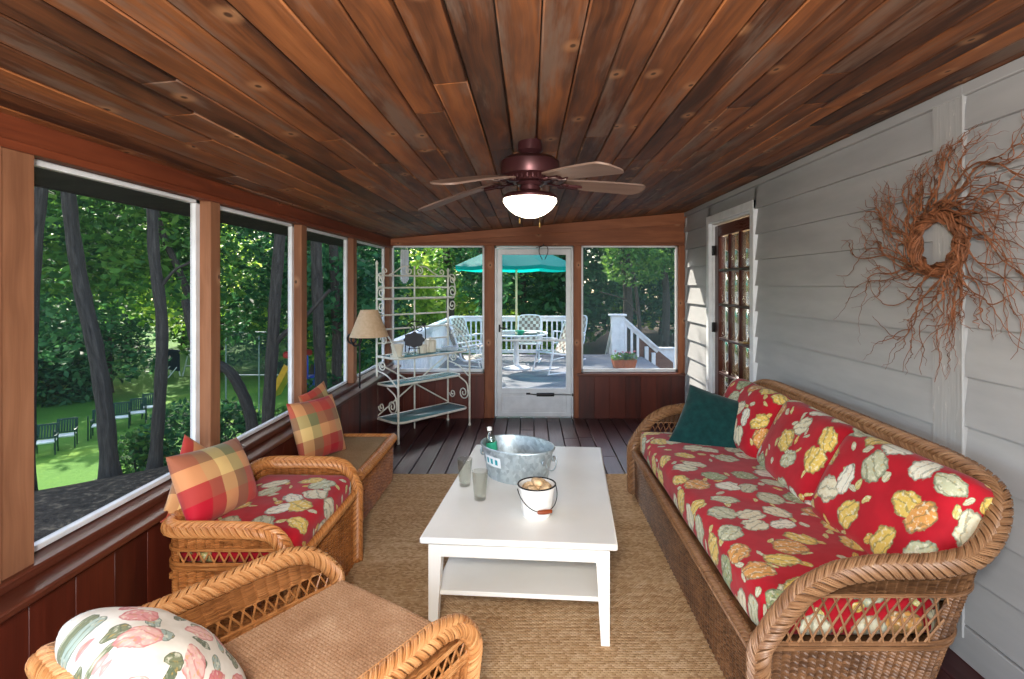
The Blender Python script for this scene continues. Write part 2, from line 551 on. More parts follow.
MT['towel'] = m_plain('pale_blue_cloth', (196, 212, 226), 0.9, 0, 0.2, 0.1, 30)
MT['cane'] = m_plain('honey_cane', (178, 118, 66), 0.4, 0, 0.5, 0.12, 20)
MT['chair_green'] = m_plain('dark_green_strap', (24, 62, 46), 0.5, 0, 0.4, 0.1)
MT['seat_pale'] = m_plain('pale_seat_pad', (216, 218, 210), 0.7, 0, 0.3, 0.05)
MT['tarp_blue'] = m_plain('navy_tarp', (22, 42, 74), 0.6, 0, 0.4, 0.15)
MT['slide_yellow'] = m_plain('yellow_plastic', (226, 168, 34), 0.4, 0, 0.5, 0.05)
MT['play_red'] = m_plain('red_plastic', (190, 40, 40), 0.4, 0, 0.5, 0.05)
MT['play_blue'] = m_plain('blue_plastic', (40, 74, 160), 0.4, 0, 0.5, 0.05)
MT['petal_pink'] = m_plain('pink_petals', (224, 130, 150), 0.7, 0, 0.3, 0.12)
MT['shell_tan'] = m_plain('tan_shell', (222, 182, 140), 0.5, 0, 0.4, 0.2, 25)
MT['twig'] = m_plain('red_brown_twig', (124, 78, 52), 0.65, 0, 0.3, 0.22, 30)
MT['interior'] = m_plain('house_interior_plaster', (206, 190, 166), 0.8, 0, 0.2, 0.04)
MT['enamel'] = m_plain('white_enamel', (240, 238, 232), 0.18, 0, 0.55, 0.01)
MT['label_white'] = m_plain('white_label', (224, 228, 230), 0.5, 0, 0.4, 0.02)
MT['label_teal'] = m_plain('teal_ink', (40, 150, 160), 0.5, 0, 0.4, 0.02)
MT['label_green'] = m_plain('green_label', (60, 186, 146), 0.4, 0, 0.4, 0.05)

def m_siding():
    m = Mat('grey_painted_siding')
    x, y, z = m.obj()
    n = m.noise(m.vec(x, y * 0.6, z * 3.0), 3.0, 4.0)
    fine = m.noise(m.vec(x * 10, y * 4.0, z * 60.0), 1.0, 3.0)
    c = m.ramp(n, [(0.3, (160, 160, 161)), (0.7, (174, 174, 174))])
    return m.done(m.bsdf(c, 0.55, 0, 0.35, bump=m.bump(fine, 0.2, 0.002)))
MT['siding'] = m_siding()

def m_cornerboard():
    m = Mat('crackled_grey_paint')
    x, y, z = m.obj()
    n = m.noise(m.vec(y * 60.0, z * 3.0, x), 1.0, 4.0, 0.65)
    crack = m.noise(m.vec(y * 30.0, z * 5.0, 3.0), 2.0, 5.0, 0.7).step(0.60, 0.66)
    c = m.mix(crack * 0.55, m.ramp(n, [(0.3, (160, 160, 160)), (0.7, (176, 175, 174))]), (214, 212, 206))
    return m.done(m.bsdf(c, 0.6, 0, 0.3, bump=m.bump(n, 0.6, 0.004)))
MT['corner_board'] = m_cornerboard()

def m_wicker(name, dark, mid, light, rough=0.42):
    m = Mat(name)
    u, v = m.uv(); r = m.rnd()
    a = m.noise(m.vec(u * 9.0 + r * 40.0, v * 110.0, r * 9.0), 1.0, 2.0)
    b = m.noise(m.vec(u * 3.0, v * 3.0 + r * 7.0, r * 3.0), 1.5, 3.0)
    cell = m.white(m.vec((u / 0.036).floor(), (v / 0.0105).floor(), 2.0))
    f = a * 0.6 + b * 0.45 + (r - 0.5) * 0.22 + (cell - 0.5) * 0.16
    c = m.ramp(f, [(0.28, dark), (0.52, mid), (0.8, light)])
    return m.done(m.bsdf(c, rough, 0, 0.5))
MT['wicker_brown'] = m_wicker('brown_wicker', (80, 53, 34), (126, 88, 58), (164, 124, 88))
MT['wicker_honey'] = m_wicker('honey_wicker', (128, 76, 36), (178, 112, 58), (214, 152, 92))
MT['wicker_tan'] = m_wicker('tan_wicker', (136, 84, 44), (190, 128, 74), (226, 172, 116))

def m_mat():
    m = Mat('woven_seat_mat')
    u, v = m.uv()
    n = m.noise(m.vec(u * 4.0, v * 4.0), 1.5, 4.0)
    f = m.noise(m.vec(u * 150.0, v * 150.0), 1.0, 2.0)
    c = m.ramp(n * 0.5 + f * 0.5, [(0.3, (144, 106, 76)), (0.5, (182, 142, 108)), (0.72, (214, 182, 148))])
    return m.done(m.bsdf(c, 0.8, 0, 0.2))
MT['mat'] = m_mat()

def m_ottoman_mat():
    m = Mat('olive_tan_mat')
    u, v = m.uv()
    f = m.noise(m.vec(u * 160.0, v * 60.0), 1.0, 3.0)
    n = m.noise(m.vec(u * 5.0, v * 5.0), 1.0, 3.0)
    c = m.ramp(f * 0.6 + n * 0.4, [(0.3, (142, 112, 78)), (0.55, (168, 138, 100)), (0.75, (188, 160, 120))])
    return m.done(m.bsdf(c, 0.8, 0, 0.2, bump=m.bump(f, 0.3, 0.003)))
MT['ottoman_mat'] = m_ottoman_mat()

def m_rug():
    m = Mat('jute_weave')
    u, v = m.uv()
    ru = (v * 95.0); row = ru.floor(); fr = ru.fract()
    cu = u * 60.0 + (row * 0.5)
    st = m.white(m.vec(cu.floor(), row, 1.0))
    rowc = m.noise(m.vec(row * 0.37, u * 0.7, 0.0), 1.0, 3.0)
    big = m.noise(m.vec(u * 2.0, v * 3.0), 1.0, 4.0)
    h = (fr * PI).sin() * ((cu.fract() * PI).sin() * 0.6 + 0.4)
    f = st * 0.35 + rowc * 0.45 + big * 0.3
    c = m.ramp(f, [(0.25, (158, 118, 80)), (0.5, (200, 160, 116)), (0.8, (226, 194, 154))])
    return m.done(m.bsdf(c, 0.9, 0, 0.15, bump=m.bump(h, 0.9, 0.006)))
MT['rug'] = m_rug()

def motif(m, col, u, v, scale, rand, size, stops, seed, ink, share=1.0, ratio=0.62):
    """scatter tilted oval motifs with a wobbly edge, veins inside and an inked outline"""
    wx = m.noise(m.vec(u * 22.0 + seed, v * 22.0), 1.0, 3.0) - 0.5
    wy = m.noise(m.vec(u * 22.0, v * 22.0 + seed * 2.0), 1.0, 3.0) - 0.5
    U = u * scale + seed + wx * 0.34; W = v * scale + seed * 1.7 + wy * 0.34
    d, (px, py), (c0, c1, c2) = m.vor(m.vec(U, W), 1.0, rand)
    dx = U - px; dy = W - py
    a = c0 * (2 * PI)
    ca, sa = a.cos(), a.sin()
    e1 = (dx * ca + dy * sa) / (size * 1.0)
    e2 = (dy * ca - dx * sa) / ((c1 * 0.4 + ratio) * size)
    rr = (e1 * e1 + e2 * e2).pow(0.5)
    mask = (1.0 - rr.step(0.93, 1.0))
    if share < 1.0:
        mask = mask * c2.lt(share)
    inner = m.ramp((c2 * 7.31 + 0.1).fract(), stops, True)
    vein = ((e2 * 9.0 + (e1 * 3.0).sin() * 1.2 + c1 * 9.0).sin() * 0.5 + 0.5)
    blot = m.noise(m.vec(u * 60.0, v * 60.0 + seed), 1.0, 2.0)
    inner = m.mix(vein.step(0.80, 0.97) * 0.5, inner, ink)
    inner = m.mix(blot.step(0.52, 0.66) * 0.6, inner, (236, 230, 206))
    inner = m.mix((1.0 - blot).step(0.56, 0.70) * 0.5, inner, (204, 160, 70))
    edge = rr.step(0.78, 0.95)
    inner = m.mix(edge * 0.7, inner, ink)
    return m.mix(mask, col, inner), mask

def m_red_fabric():
    m = Mat('red_fabric_with_crockery_print')
    u, v = m.uv()
    base = m.ramp(m.noise(m.vec(u * 4.0, v * 4.0), 1.5, 3.0), [(0.3, (156, 11, 28)), (0.7, (188, 20, 38))])
    c, k = motif(m, base, u, v, 12.0, 0.9, 0.34, [(0.0, (206, 190, 120)), (0.4, (200, 196, 168)), (0.7, (216, 176, 84))], 3.3, (74, 96, 58), 0.42, 0.32)
    c, k = motif(m, c, u, v, 6.3, 0.7, 0.46, [(0.0, (220, 212, 182)), (0.22, (222, 190, 96)), (0.42, (190, 192, 160)), (0.6, (230, 226, 208)), (0.78, (212, 150, 80)), (0.9, (150, 164, 120))], 7.7, (70, 84, 66), 0.92, 0.6)
    w = m.noise(m.vec(u * 300.0, v * 300.0), 1.0, 1.0)
    wr = m.noise(m.vec(u * 7.0, v * 7.0), 1.0, 2.0)
    return m.done(m.bsdf(c, 0.75, 0, 0.25, bump=m.bump(wr + w * 0.05, 0.5, 0.012), sheen=0.1))
MT['red'] = m_red_fabric()

def m_floral():
    m = Mat('cream_fabric_with_pink_roses')
    u, v = m.uv()
    base = m.ramp(m.noise(m.vec(u * 9.0, v * 9.0), 1.5, 3.0), [(0.3, (216, 206, 190)), (0.7, (238, 232, 220))])
    c, k = motif(m, base, u, v, 15.0, 0.95, 0.42, [(0.0, (120, 126, 96)), (0.4, (98, 108, 84)), (0.7, (160, 176, 164))], 1.3, (84, 92, 70), 0.75, 0.4)
    c, k = motif(m, c, u, v, 10.5, 0.9, 0.45, [(0.0, (222, 150, 146)), (0.35, (232, 182, 172)), (0.7, (204, 118, 120)), (0.85, (236, 206, 196))], 5.1, (190, 96, 100), 0.7, 0.6)
    return m.done(m.bsdf(c, 0.75, 0, 0.25, sheen=0.1))
MT['floral'] = m_floral()

def m_plaid():
    m = Mat('red_and_gold_plaid')
    u, v = m.uv()
    st = [(0.0, (186, 22, 42)), (0.22, (170, 84, 66)), (0.40, (232, 196, 128)), (0.60, (134, 132, 90)), (0.80, (206, 96, 72))]
    cu = m.ramp((u / 0.42 + 0.53).fract(), st, True)
    cv = m.ramp((v / 0.42 + 0.31).fract(), st, True)
    c = m.mix(0.5, cu, cv)
    t = ((u * 2400.0).sin() * (v * 2400.0).sin())
    wr = m.noise(m.vec(u * 8.0, v * 8.0), 1.0, 3.0)
    return m.done(m.bsdf(c, 0.7, 0, 0.25, bump=m.bump(wr, 0.4, 0.01), sheen=0.1))
MT['plaid'] = m_plaid()

def m_velvet():
    m = Mat('dark_green_corduroy')
    u, v = m.uv()
    n = m.noise(m.vec(u * 20.0, v * 20.0), 1.0, 3.0)
    c = m.ramp(n, [(0.3, (6, 42, 42)), (0.7, (14, 62, 60))])
    return m.done(m.bsdf(c, 0.85, 0, 0.15, bump=m.bump(n, 0.3, 0.01), sheen=0.25))
MT['green'] = m_velvet()

def m_galv():
    m = Mat('galvanised_steel')
    x, y, z = m.obj()
    d, p, (c0, c1, c2) = m.vor(m.vec(x + y, z), 45.0, 1.0)
    n = m.noise(m.vec(x, y, z), 9.0, 3.0)
    c = m.ramp(c0 * 0.5 + n * 0.5, [(0.2, (160, 174, 180)), (0.8, (206, 218, 222))])
    return m.done(m.bsdf(c, (c1 * 0.12 + 0.34), 0.6, 0.5))
MT['galv'] = m_galv()

def m_clear(name, tint, rough=0.02, glossy=0.12, alpha=0.85):
    m = Mat(name)
    t = m.sh('ShaderNodeBsdfTransparent', tint)
    g = m.sh('ShaderNodeBsdfGlossy', (255, 255, 255), rough)
    lw = m.nt.nodes.new('ShaderNodeLayerWeight'); lw.inputs['Blend'].default_value = 0.35
    f = S(m, lw.outputs['Facing']) * (0.55 if glossy > 0.05 else 0.17) + glossy
    return m.done(m.mixsh(f, t, g))
MT['glass_clear'] = m_clear('clear_drinking_glass', (243, 243, 239), 0.02, 0.025)
MT['plastic_clear'] = m_clear('clear_plastic', (216, 226, 224), 0.08, 0.10)
MT['glass_teal'] = m_clear('teal_shelf_glass', (104, 160, 164), 0.05, 0.22)
def m_shelf_glass():
    m = Mat('teal_shelf_glass_painted_sheen')
    t = m.sh('ShaderNodeBsdfTransparent', (120, 178, 180))
    g = m.bsdf((120, 172, 178), 0.25, 0, 0.8)  # sky reflection on the teal glass put into this pale base colour
    return m.done(m.mixsh(0.6, t, g))
MT['glass_teal'] = m_shelf_glass()
MT['glass_pane'] = m_clear('door_pane_glass', (214, 218, 216), 0.01, 0.34)
MT['glass_table'] = m_clear('patio_glass', (160, 200, 206), 0.04, 0.3)

def m_screen(name, f, col):
    m = Mat(name)
    t = m.sh('ShaderNodeBsdfTransparent', (255, 255, 255))
    d = m.sh('ShaderNodeBsdfDiffuse', col)
    return m.done(m.mixsh(f, t, d))
MT['screen'] = m_screen('insect_screen', 0.10, (62, 72, 76))
MT['screen_haze'] = m_screen('insect_screen_painted_haze', 0.20, (96, 116, 124))  # haze of light on the mesh put into a paler, denser screen
MT['net'] = m_screen('fence_mesh', 0.25, (60, 76, 74))
MT['fence_post'] = m_plain('galvanised_fence_post', (130, 140, 140), 0.5, 0.3)

def m_shade():
    m = Mat('parchment_shade')
    x, y, z = m.obj()
    n = m.noise(m.vec(x * 40, y * 40, z * 40), 1.0, 2.0)
    c = m.ramp(n, [(0.3, (216, 186, 150)), (0.7, (234, 206, 172))])
    a = m.bsdf(c, 0.8, 0, 0.2)
    t = m.sh('ShaderNodeBsdfTranslucent', (222, 186, 140))
    return m.done(m.mixsh(0.3, a, t))
MT['shade'] = m_shade()

def m_teal_umbrella():
    m = Mat('teal_umbrella_canvas')
    a = m.bsdf((8, 118, 116), 0.8, 0, 0.2)
    t = m.sh('ShaderNodeBsdfTranslucent', (6, 190, 176))
    return m.done(m.mixsh(0.5, a, t))
MT['umbrella'] = m_teal_umbrella()

def m_bowl():
    m = Mat('lit_frosted_bowl')
    return m.done(m.bsdf((250, 246, 236), 0.4, 0, 0.4, emit=(255, 240, 214), estr=BOWL))
BOWL = 9.0
MT['bowl'] = m_bowl()

def m_leaf(name, dark, mid, light, tr=0.45):
    m = Mat(name)
    x, y, z = m.pos(); r = m.rnd()
    n = m.noise(m.vec(x, y, z), 0.6, 3.0)
    c = m.ramp(n * 0.6 + r * 0.4, [(0.25, dark), (0.5, mid), (0.8, light)])
    a = m.bsdf(c, 0.6, 0, 0.3)
    t = m.nt.nodes.new('ShaderNodeBsdfTranslucent'); m.link(c, t.inputs['Color'])
    return m.done(m.mixsh(tr, a, t.outputs[0]))
MT['leaf'] = m_leaf('woodland_leaves', (44, 86, 38), (80, 128, 54), (134, 172, 74))
MT['leaf_dark'] = m_leaf('deep_green_leaves', (28, 66, 44), (52, 102, 62), (96, 146, 88))
MT['leaf_bright'] = m_leaf('yellow_green_leaves', (96, 140, 46), (144, 180, 62), (196, 210, 96))  # brighter, yellower set of leaf colours

def m_bark():
    m = Mat('grey_brown_bark')
    u, v = m.uv()
    n = m.noise(m.vec(u * 3.0, v * 22.0), 1.0, 4.0, 0.65)
    c = m.ramp(n, [(0.3, (46, 40, 36)), (0.7, (90, 81, 71))])
    return m.done(m.bsdf(c, 0.9, 0, 0.15, bump=m.bump(n, 0.8, 0.03)))
MT['bark'] = m_bark()

def m_ground():
    m = Mat('lawn_and_leaf_mould')
    x, y, z = m.pos()
    n = m.noise(m.vec(x, y, 0.0), 0.35, 4.0)
    f = m.noise(m.vec(x, y, z), 9.0, 4.0, 0.7)
    g = m.ramp(n * 0.6 + f * 0.4, [(0.3, (50, 90, 32)), (0.55, (72, 112, 38)), (0.75, (124, 146, 46))])
    d = m.ramp(f, [(0.3, (46, 38, 32)), (0.54, (78, 66, 54)), (0.70, (140, 118, 94))])
    k = (z + n * 0.9).step(-2.7, -2.0)
    return m.done(m.bsdf(m.mix(k, g, d), 0.9, 0, 0.1, bump=m.bump(f, 0.6, 0.05)))
MT['ground'] = m_ground()

def m_weave_strap():
    m = Mat('woven_strap_pattern')
    u, v = m.uv()
    a = ((u * 15.0).floor() + (v * 15.0).floor())
    k = (a * 0.5).fract().gt(0.25)
    n = m.white(m.vec((u * 15.0).floor(), (v * 15.0).floor(), 0.0))
    c = m.mix(k * 0.8, (224, 216, 202), (120, 84, 70))
    c = m.mix(n * 0.4, c, (70, 70, 76))
    return m.done(m.bsdf(c, 0.7, 0, 0.2))
MT['strap'] = m_weave_strap()
# ------------------------------------------------------------------ camera
EYE = 1.6
cd = bpy.data.cameras.new('camera')
cam = bpy.data.objects.new('camera', cd); COL.objects.link(cam)
cam.location = (0, 0, EYE); cam.rotation_euler = (PI / 2, 0, 0)
cd.sensor_width = 36.0; cd.lens = 550.0 / 1024.0 * 36.0
cd.shift_x = -(530 - 512) / 1024.0; cd.shift_y = -(339.5 - 284) / 1024.0
cd.clip_start = 0.05; cd.clip_end = 400
SC.camera = cam

XL, XR, YB, Y0 = -1.72, 1.87, 6.62, -1.5
def ceil_z(x):
    return 2.135 + (2.455 - 2.135) * (x - XL) / (XR - XL)

# ------------------------------------------------------------------ floor
mb = MB()
w = 0.152; x = XL - 0.06; i = 0
while x < XR + 0.1:
    y = Y0 - random.random() * 2
    while y < YB + 0.1:
        L = random.uniform(2.4, 4.2)
        a, b = max(y, Y0), min(y + L, YB + 0.12)
        if b - a > 0.05:
            mb.box((x + w / 2, (a + b) / 2, -0.02), (w - 0.007, b - a - 0.003, 0.04), None, 0.004, random.random())
        y += L
    x += w; i += 1
struct(mb.build('floor', MT['floor']))
struct(MB().box(((XL + XR) / 2, (Y0 + YB) / 2, -0.10), (3.9, 8.3, 0.1)).build('trim_9', MT['soffit']))

# ------------------------------------------------------------------ ceiling boards, roof above
mb = MB()
x = XL - 0.02; w = 0.118
sl = math.atan2(2.455 - 2.135, XR - XL)
ry = roty(-sl)
while x < XR + 0.06:
    ww = w
    y = Y0 - random.random() * 3
    while y < YB + 0.1:
        L = random.uniform(1.6, 3.9)
        a, b = max(y, Y0), min(y + L, YB + 0.1)
        if b - a > 0.05:
            mb.box((x + ww / 2, (a + b) / 2, ceil_z(x + ww / 2) + 0.01), (ww - 0.004, b - a - 0.002, 0.02), ry, 0.005, random.random())
        y += L
    x += ww
struct(mb.build('ceiling', MT['ceiling']))
mb = MB()
mb.prism([(-2.32, ceil_z(-2.32) + 0.03), (2.3, ceil_z(2.3) + 0.03), (2.3, ceil_z(2.3) + 0.2), (-2.32, ceil_z(-2.32) + 0.2)],
         (1, 0, 0), (0, 0, 1), (0, 8.65, 0), (0, Y0 - 0.1, 0))
struct(mb.build('trim_10', MT['roof']))
# eave beyond the left windows
mb = MB()
mb.prism([(-2.34, 2.07), (-1.78, 2.09), (-1.78, 2.13), (-2.34, 2.16)], (1, 0, 0), (0, 0, 1), (0, 8.5, 0), (0, Y0 - 0.1, 0))
mb.box((-2.35, 2.75, 2.15), (0.025, 8.5, 0.17))
struct(mb.build('trim_1', MT['soffit']))

# ------------------------------------------------------------------ left wall: header, posts, knee wall, sill
mb = MB()
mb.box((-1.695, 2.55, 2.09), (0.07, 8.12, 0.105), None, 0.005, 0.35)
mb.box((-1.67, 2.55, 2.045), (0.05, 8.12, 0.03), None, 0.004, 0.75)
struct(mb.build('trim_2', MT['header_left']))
posts = [(1.70, 1.845), (2.86, 2.95), (4.0, 4.095), (5.18, 5.275), (6.5, 6.62), (0.35, 0.45), (-0.95, -0.85)]
mb = MB()
for k, (a, b) in enumerate(posts):
    mb.box((-1.705, (a + b) / 2, 1.35), (0.09, b - a, 1.38), None, 0.004, [0.55, 0.6, 0.5, 0.45, 0.15, 0.5, 0.4][k])
    if k == 0:
        mb.box((-1.675, 1.69, 1.35), (0.05, 0.06, 1.38), None, 0.004, 0.3)
struct(mb.build('trim_3', MT['post']))
mb = MB()
for k in range(46):
    y = Y0 + 0.09 + k * 0.18
    if y + 0.09 > YB - 0.02: break
    mb.box((-1.60, y, 0.30), (0.03, 0.179, 0.62), None, 0.0012, random.random())
mb.box((-1.68, 2.55, 0.31), (0.12, 8.1, 0.60), None, 0.002, 0.1)
struct(mb.build('wall_left', MT['panel']))
mb = MB()
mb.box((-1.645, 2.55, 0.618), (0.20, 8.12, 0.028), None, 0.006, 0.5)
mb.box((-1.685, 2.55, 0.648), (0.10, 8.12, 0.036), None, 0.006, 0.35)
struct(mb.build('trim_4', MT['sill']))

# screened windows along the left wall
spans = [(1.845, 2.86), (2.95, 4.0), (4.095, 5.18), (5.275, 6.5), (0.45, 1.66), (-0.85, 0.35)]
FW = 0.022
for k, (a, b) in enumerate(spans):
    e = bpy.data.objects.new('window_%d' % (k + 1), None); COL.objects.link(e); struct(e)
    e.location = (-1.73, (a + b) / 2, 0.67)
    hw = (b - a) / 2
    z0, z1 = 0.0, 1.365
    mb = MB()
    mb.box((0, -hw + FW / 2, z1 / 2), (0.03, FW, z1), None, 0.003)
    mb.box((0, hw - FW / 2 - 0.008, z1 / 2), (0.03, FW + 0.016, z1), None, 0.003)
    mb.box((0, 0, FW / 2), (0.03, b - a, FW), None, 0.003)
    mb.box((0, 0, z1 - FW / 2), (0.03, b - a, FW), None, 0.003)
    mb.build('window_frame', MT['white_trim'], e)
    g = MB()
    g.box((-0.004, 0, z1 / 2), (0.004, b - a - 2 * FW, z1 - 2 * FW), None, 0.0005)
    g.build('screen', MT['screen'], e, smooth=False)

# ------------------------------------------------------------------ back wall
def beam(poly, y0, y1, name, mat, rnd, yaxis=True):
    mb = MB(); mb.prism(poly, (1, 0, 0), (0, 0, 1), (0, y1 - y0, 0), (0, y0, 0), rnd)
    return mb
mb = MB()
def uvfix(mb):
    f, u, r = mb.F[-1]
    return mb
zt = lambda x: ceil_z(x) - 0.002
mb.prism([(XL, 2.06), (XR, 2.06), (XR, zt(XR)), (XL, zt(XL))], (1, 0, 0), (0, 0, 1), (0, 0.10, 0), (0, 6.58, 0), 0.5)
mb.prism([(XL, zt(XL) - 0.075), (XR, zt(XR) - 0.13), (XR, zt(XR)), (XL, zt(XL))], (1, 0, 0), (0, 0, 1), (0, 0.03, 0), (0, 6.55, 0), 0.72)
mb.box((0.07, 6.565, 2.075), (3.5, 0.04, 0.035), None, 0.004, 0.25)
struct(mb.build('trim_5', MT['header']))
mb = MB()
for k, (a, b, r) in enumerate([(-1.72, -1.665, 0.1), (-0.545, -0.425, 0.3), (0.522, 0.612, 0.3), (1.772, 1.87, 0.35)]):
    mb.box(((a + b) / 2, 6.61, 1.03), (b - a, 0.11, 2.06), None, 0.004, r)
struct(mb.build('trim_6', MT['header']))

mb = MB()
for (a, b) in ((-1.70, -0.545), (0.58, 1.87)):
    n = max(2, round((b - a) / 0.19)); w = (b - a) / n
    for k in range(n):
        mb.box((a + w * (k + 0.5), 6.56, 0.255), (w - 0.001, 0.04, 0.51), rot=None, bev=0.0015, rnd=random.random())
    mb.box(((a + b) / 2, 6.61, 0.27), (b - a, 0.06, 0.54), None, 0.002, 0.1)
struct(mb.build('wall_back', MT['panel']))
mb = MB()
for (a, b) in ((-1.70, -0.545), (0.56, 1.87)):
    mb.box(((a + b) / 2, 6.57, 0.525), (b - a, 0.12, 0.03), None, 0.006, 0.95)
struct(mb.build('trim_7', MT['sill']))

for k, (a, b) in enumerate([(-1.665, -0.545), (0.612, 1.772)]):
    e = bpy.data.objects.new('window_%d' % (k + 7), None); COL.objects.link(e); struct(e)
    e.location = ((a + b) / 2, 6.62, 0.545)
    hw = (b - a) / 2; z1 = 1.52; t = 0.026
    mb = MB()
    for sx in (-1, 1):
        mb.box((sx * (hw - t / 2), 0, z1 / 2), (t, 0.03, z1), None, 0.003)
    mb.box((0, 0, t / 2 + 0.005), (b - a, 0.03, t + 0.01), None, 0.003)
    mb.box((0, 0, z1 - t / 2), (b - a, 0.03, t), None, 0.003)
    mb.build('window_frame', MT['white_trim'], e)
    MB().box((0, 0.004, z1 / 2), (b - a - 2 * t, 0.004, z1 - 2 * t), None, 0.0005).build('screen', MT['screen_haze' if k else 'screen'], e, smooth=False)

# ------------------------------------------------------------------ screen door in the back wall
d = bpy.data.objects.new('door_1', None); COL.objects.link(d); struct(d, 'white metal screen door in the end wall leading out to the deck', 'screen door')
d.location = (0.048, 6.60, 0.02)
W, H = 0.94, 2.03
mb = MB()
for sx in (-1, 1):
    mb.box((sx * (W / 2 - 0.0125), -0.005, H / 2), (0.025, 0.06, H), None, 0.004)
mb.box((0, -0.005, H - 0.0125), (W, 0.06, 0.025), None, 0.004)
mb.build('door_frame', MT['white_trim'], d)
mb = MB(); h2 = H - 0.03; w2 = W - 0.056
for sx in (-1, 1):
    mb.box((sx * (w2 / 2 - 0.03), -0.01, h2 / 2), (0.06, 0.035, h2), None, 0.006)
mb.box((0, -0.01, h2 - 0.035), (w2, 0.034, 0.07), None, 0.006)
mb.box((0, -0.01, 0.30), (w2, 0.034, 0.07), None, 0.006)
mb.box((0, -0.01, 0.905), (w2 - 0.10, 0.030, 0.022), None, 0.004)
mb.box((0, -0.01, 0.02), (w2, 0.034, 0.05), None, 0.006)
mb.build('door_sash', MT['white_trim'], d)
mb = MB()
mb.box((0, -0.008, 0.155), (w2 - 0.06, 0.022, 0.25), None, 0.006)
mb.box((0, -0.018, 0.155), (w2 - 0.17, 0.012, 0.16), None, 0.005)
mb.build('kick_panel', MT['white_trim'], d)
MB().box((0, -0.006, 1.13), (w2 - 0.10, 0.004, 1.60), None, 0.0005).build('screen', MT['screen'], d, smooth=False)
mb = MB()
mb.box((-w2 / 2 + 0.03, -0.032, 1.05), (0.022, 0.012, 0.09), None, 0.004)
mb.tube([(-w2 / 2 + 0.03, -0.03, 1.06), (-w2 / 2 + 0.03, -0.07, 1.06), (-w2 / 2 + 0.05, -0.078, 1.058), (-w2 / 2 + 0.12, -0.08, 1.05)], 0.008, 8)
mb.build('handle', MT['black'], d)
mb = MB()
mb.tube([(0.03, -0.05, 0.262), (0.24, -0.05, 0.262)], 0.021, 12)
mb.tube([(0.24, -0.05, 0.262), (0.47, -0.05, 0.258)], 0.005, 6)
mb.tube([(0.03, -0.05, 0.262), (-0.06, -0.045, 0.27)], 0.007, 6)
mb.box((-0.07, -0.038, 0.272), (0.05, 0.03, 0.02), None, 0.003)
mb.box((0.46, -0.042, 0.258), (0.012, 0.04, 0.03), None, 0.002)
mb.build('door_closer', MT['black'], d)

# ------------------------------------------------------------------ right wall: lap siding with a french door
EXP = 0.209
DY0, DY1 = 4.50, 5.70       # outer edges of the door casing
def siding(mb, y0, y1, zlo, zhi, z_off=0.0):
    k = -1
    while True:
        a = z_off + k * EXP; b = a + EXP + 0.02
        k += 1
        if a > zhi: break
        if b < zlo: continue
        aa, bb = max(a, zlo), min(b, zhi)
        f0 = (aa - a) / (b - a); f1 = (bb - a) / (b - a)
        xo = lambda f: XR - 0.030 + 0.028 * f
        P = [(xo(f0), aa), (xo(f1), bb), (XR + 0.03, bb), (XR + 0.03, aa)]
        mb.prism(P, (1, 0, 0), (0, 0, 1), (0, y1 - y0, 0), (0, y0, 0), random.random())
mb = MB()
ZT = 2.41
siding(mb, 2.515, DY0 + 0.05, 0.11, 2.52, 0.124)
siding(mb, DY1 - 0.05, 6.75, 0.11, 2.52, 0.124)
siding(mb, DY0 - 0.03, DY1 + 0.03, 2.24, 2.52, 0.124)
siding(mb, Y0, 2.34, 0.11, 2.52, 0.164)
mb.box((XR + 0.07, 5.1, 0.07), (0.1, 1.3, 0.14), None, 0.002)
mb.box((XR + 0.07, 0.48 + 1.0, 1.3), (0.08, 6.0, 2.6), None, 0.002)
mb.box((XR + 0.07, 6.3, 1.3), (0.08, 1.2, 2.6), None, 0.002)
mb.box((XR + 0.07, 5.1, 2.42), (0.08, 1.25, 0.36), None, 0.002)
struct(mb.build('wall_right', MT['siding']))
mb = MB()
mb.box((XR - 0.012, 2.43, 1.30), (0.034, 0.18, 2.38), None, 0.004)
mb.tube([(XR - 0.03, 2.337, 0.1), (XR - 0.032, 2.335, 1.3), (XR - 0.03, 2.337, 2.44)], 0.006, 6)
struct(mb.build('trim_8', MT['corner_board']))
mb = MB()
mb.box((XR - 0.01, 2.0, 0.075), (0.04, 5.0, 0.15), None, 0.004)
mb.box((XR - 0.01, 6.15, 0.075), (0.04, 0.9, 0.15), None, 0.004)
struct(mb.build('baseboard_right', MT['siding']))
mb = MB()
mb.box((XR - 0.02, 2.55, 2.425), (0.03, 8.1, 0.05), None, 0.004)
mb.box((XR - 0.015, 6.52, 1.2), (0.03, 0.035, 2.36), None, 0.004)
struct(mb.build('trim_11', MT['siding']))

d = bpy.data.objects.new('door_2', None); COL.objects.link(d); struct(d, 'dark wood french door with small panes in the grey siding', 'french door')
d.location = (XR, 5.10, 0.14)
H = 2.15
mb = MB()   # casing
cw = 0.075
for sy, yy in ((-1, -0.60 + cw / 2), (1, 0.60 - cw / 2)):
    mb.box((-0.02, yy, H / 2), (0.05, cw, H), None, 0.004)
mb.box((-0.02, 0, H - cw / 2), (0.052, 1.2, cw), None, 0.004)
for yy in (-0.515, 0.515):
    mb.box((0.05, yy, H / 2 - 0.03), (0.12, 0.022, H - 0.07), None, 0.002)
mb.box((0.05, 0, H - cw - 0.005), (0.12, 1.04, 0.022), None, 0.002)
mb.build('door_casing', MT['white_trim'], d)
Lh = H - cw - 0.03; Lw = 1.0
mb = MB()
st = 0.105
ya, yb = -Lw / 2, Lw / 2
def dbox(y0, y1, z0, z1, t=0.045, r=0.4):
    mb.box((0.035, (y0 + y1) / 2, (z0 + z1) / 2), (t, y1 - y0, z1 - z0), None, 0.005, r)
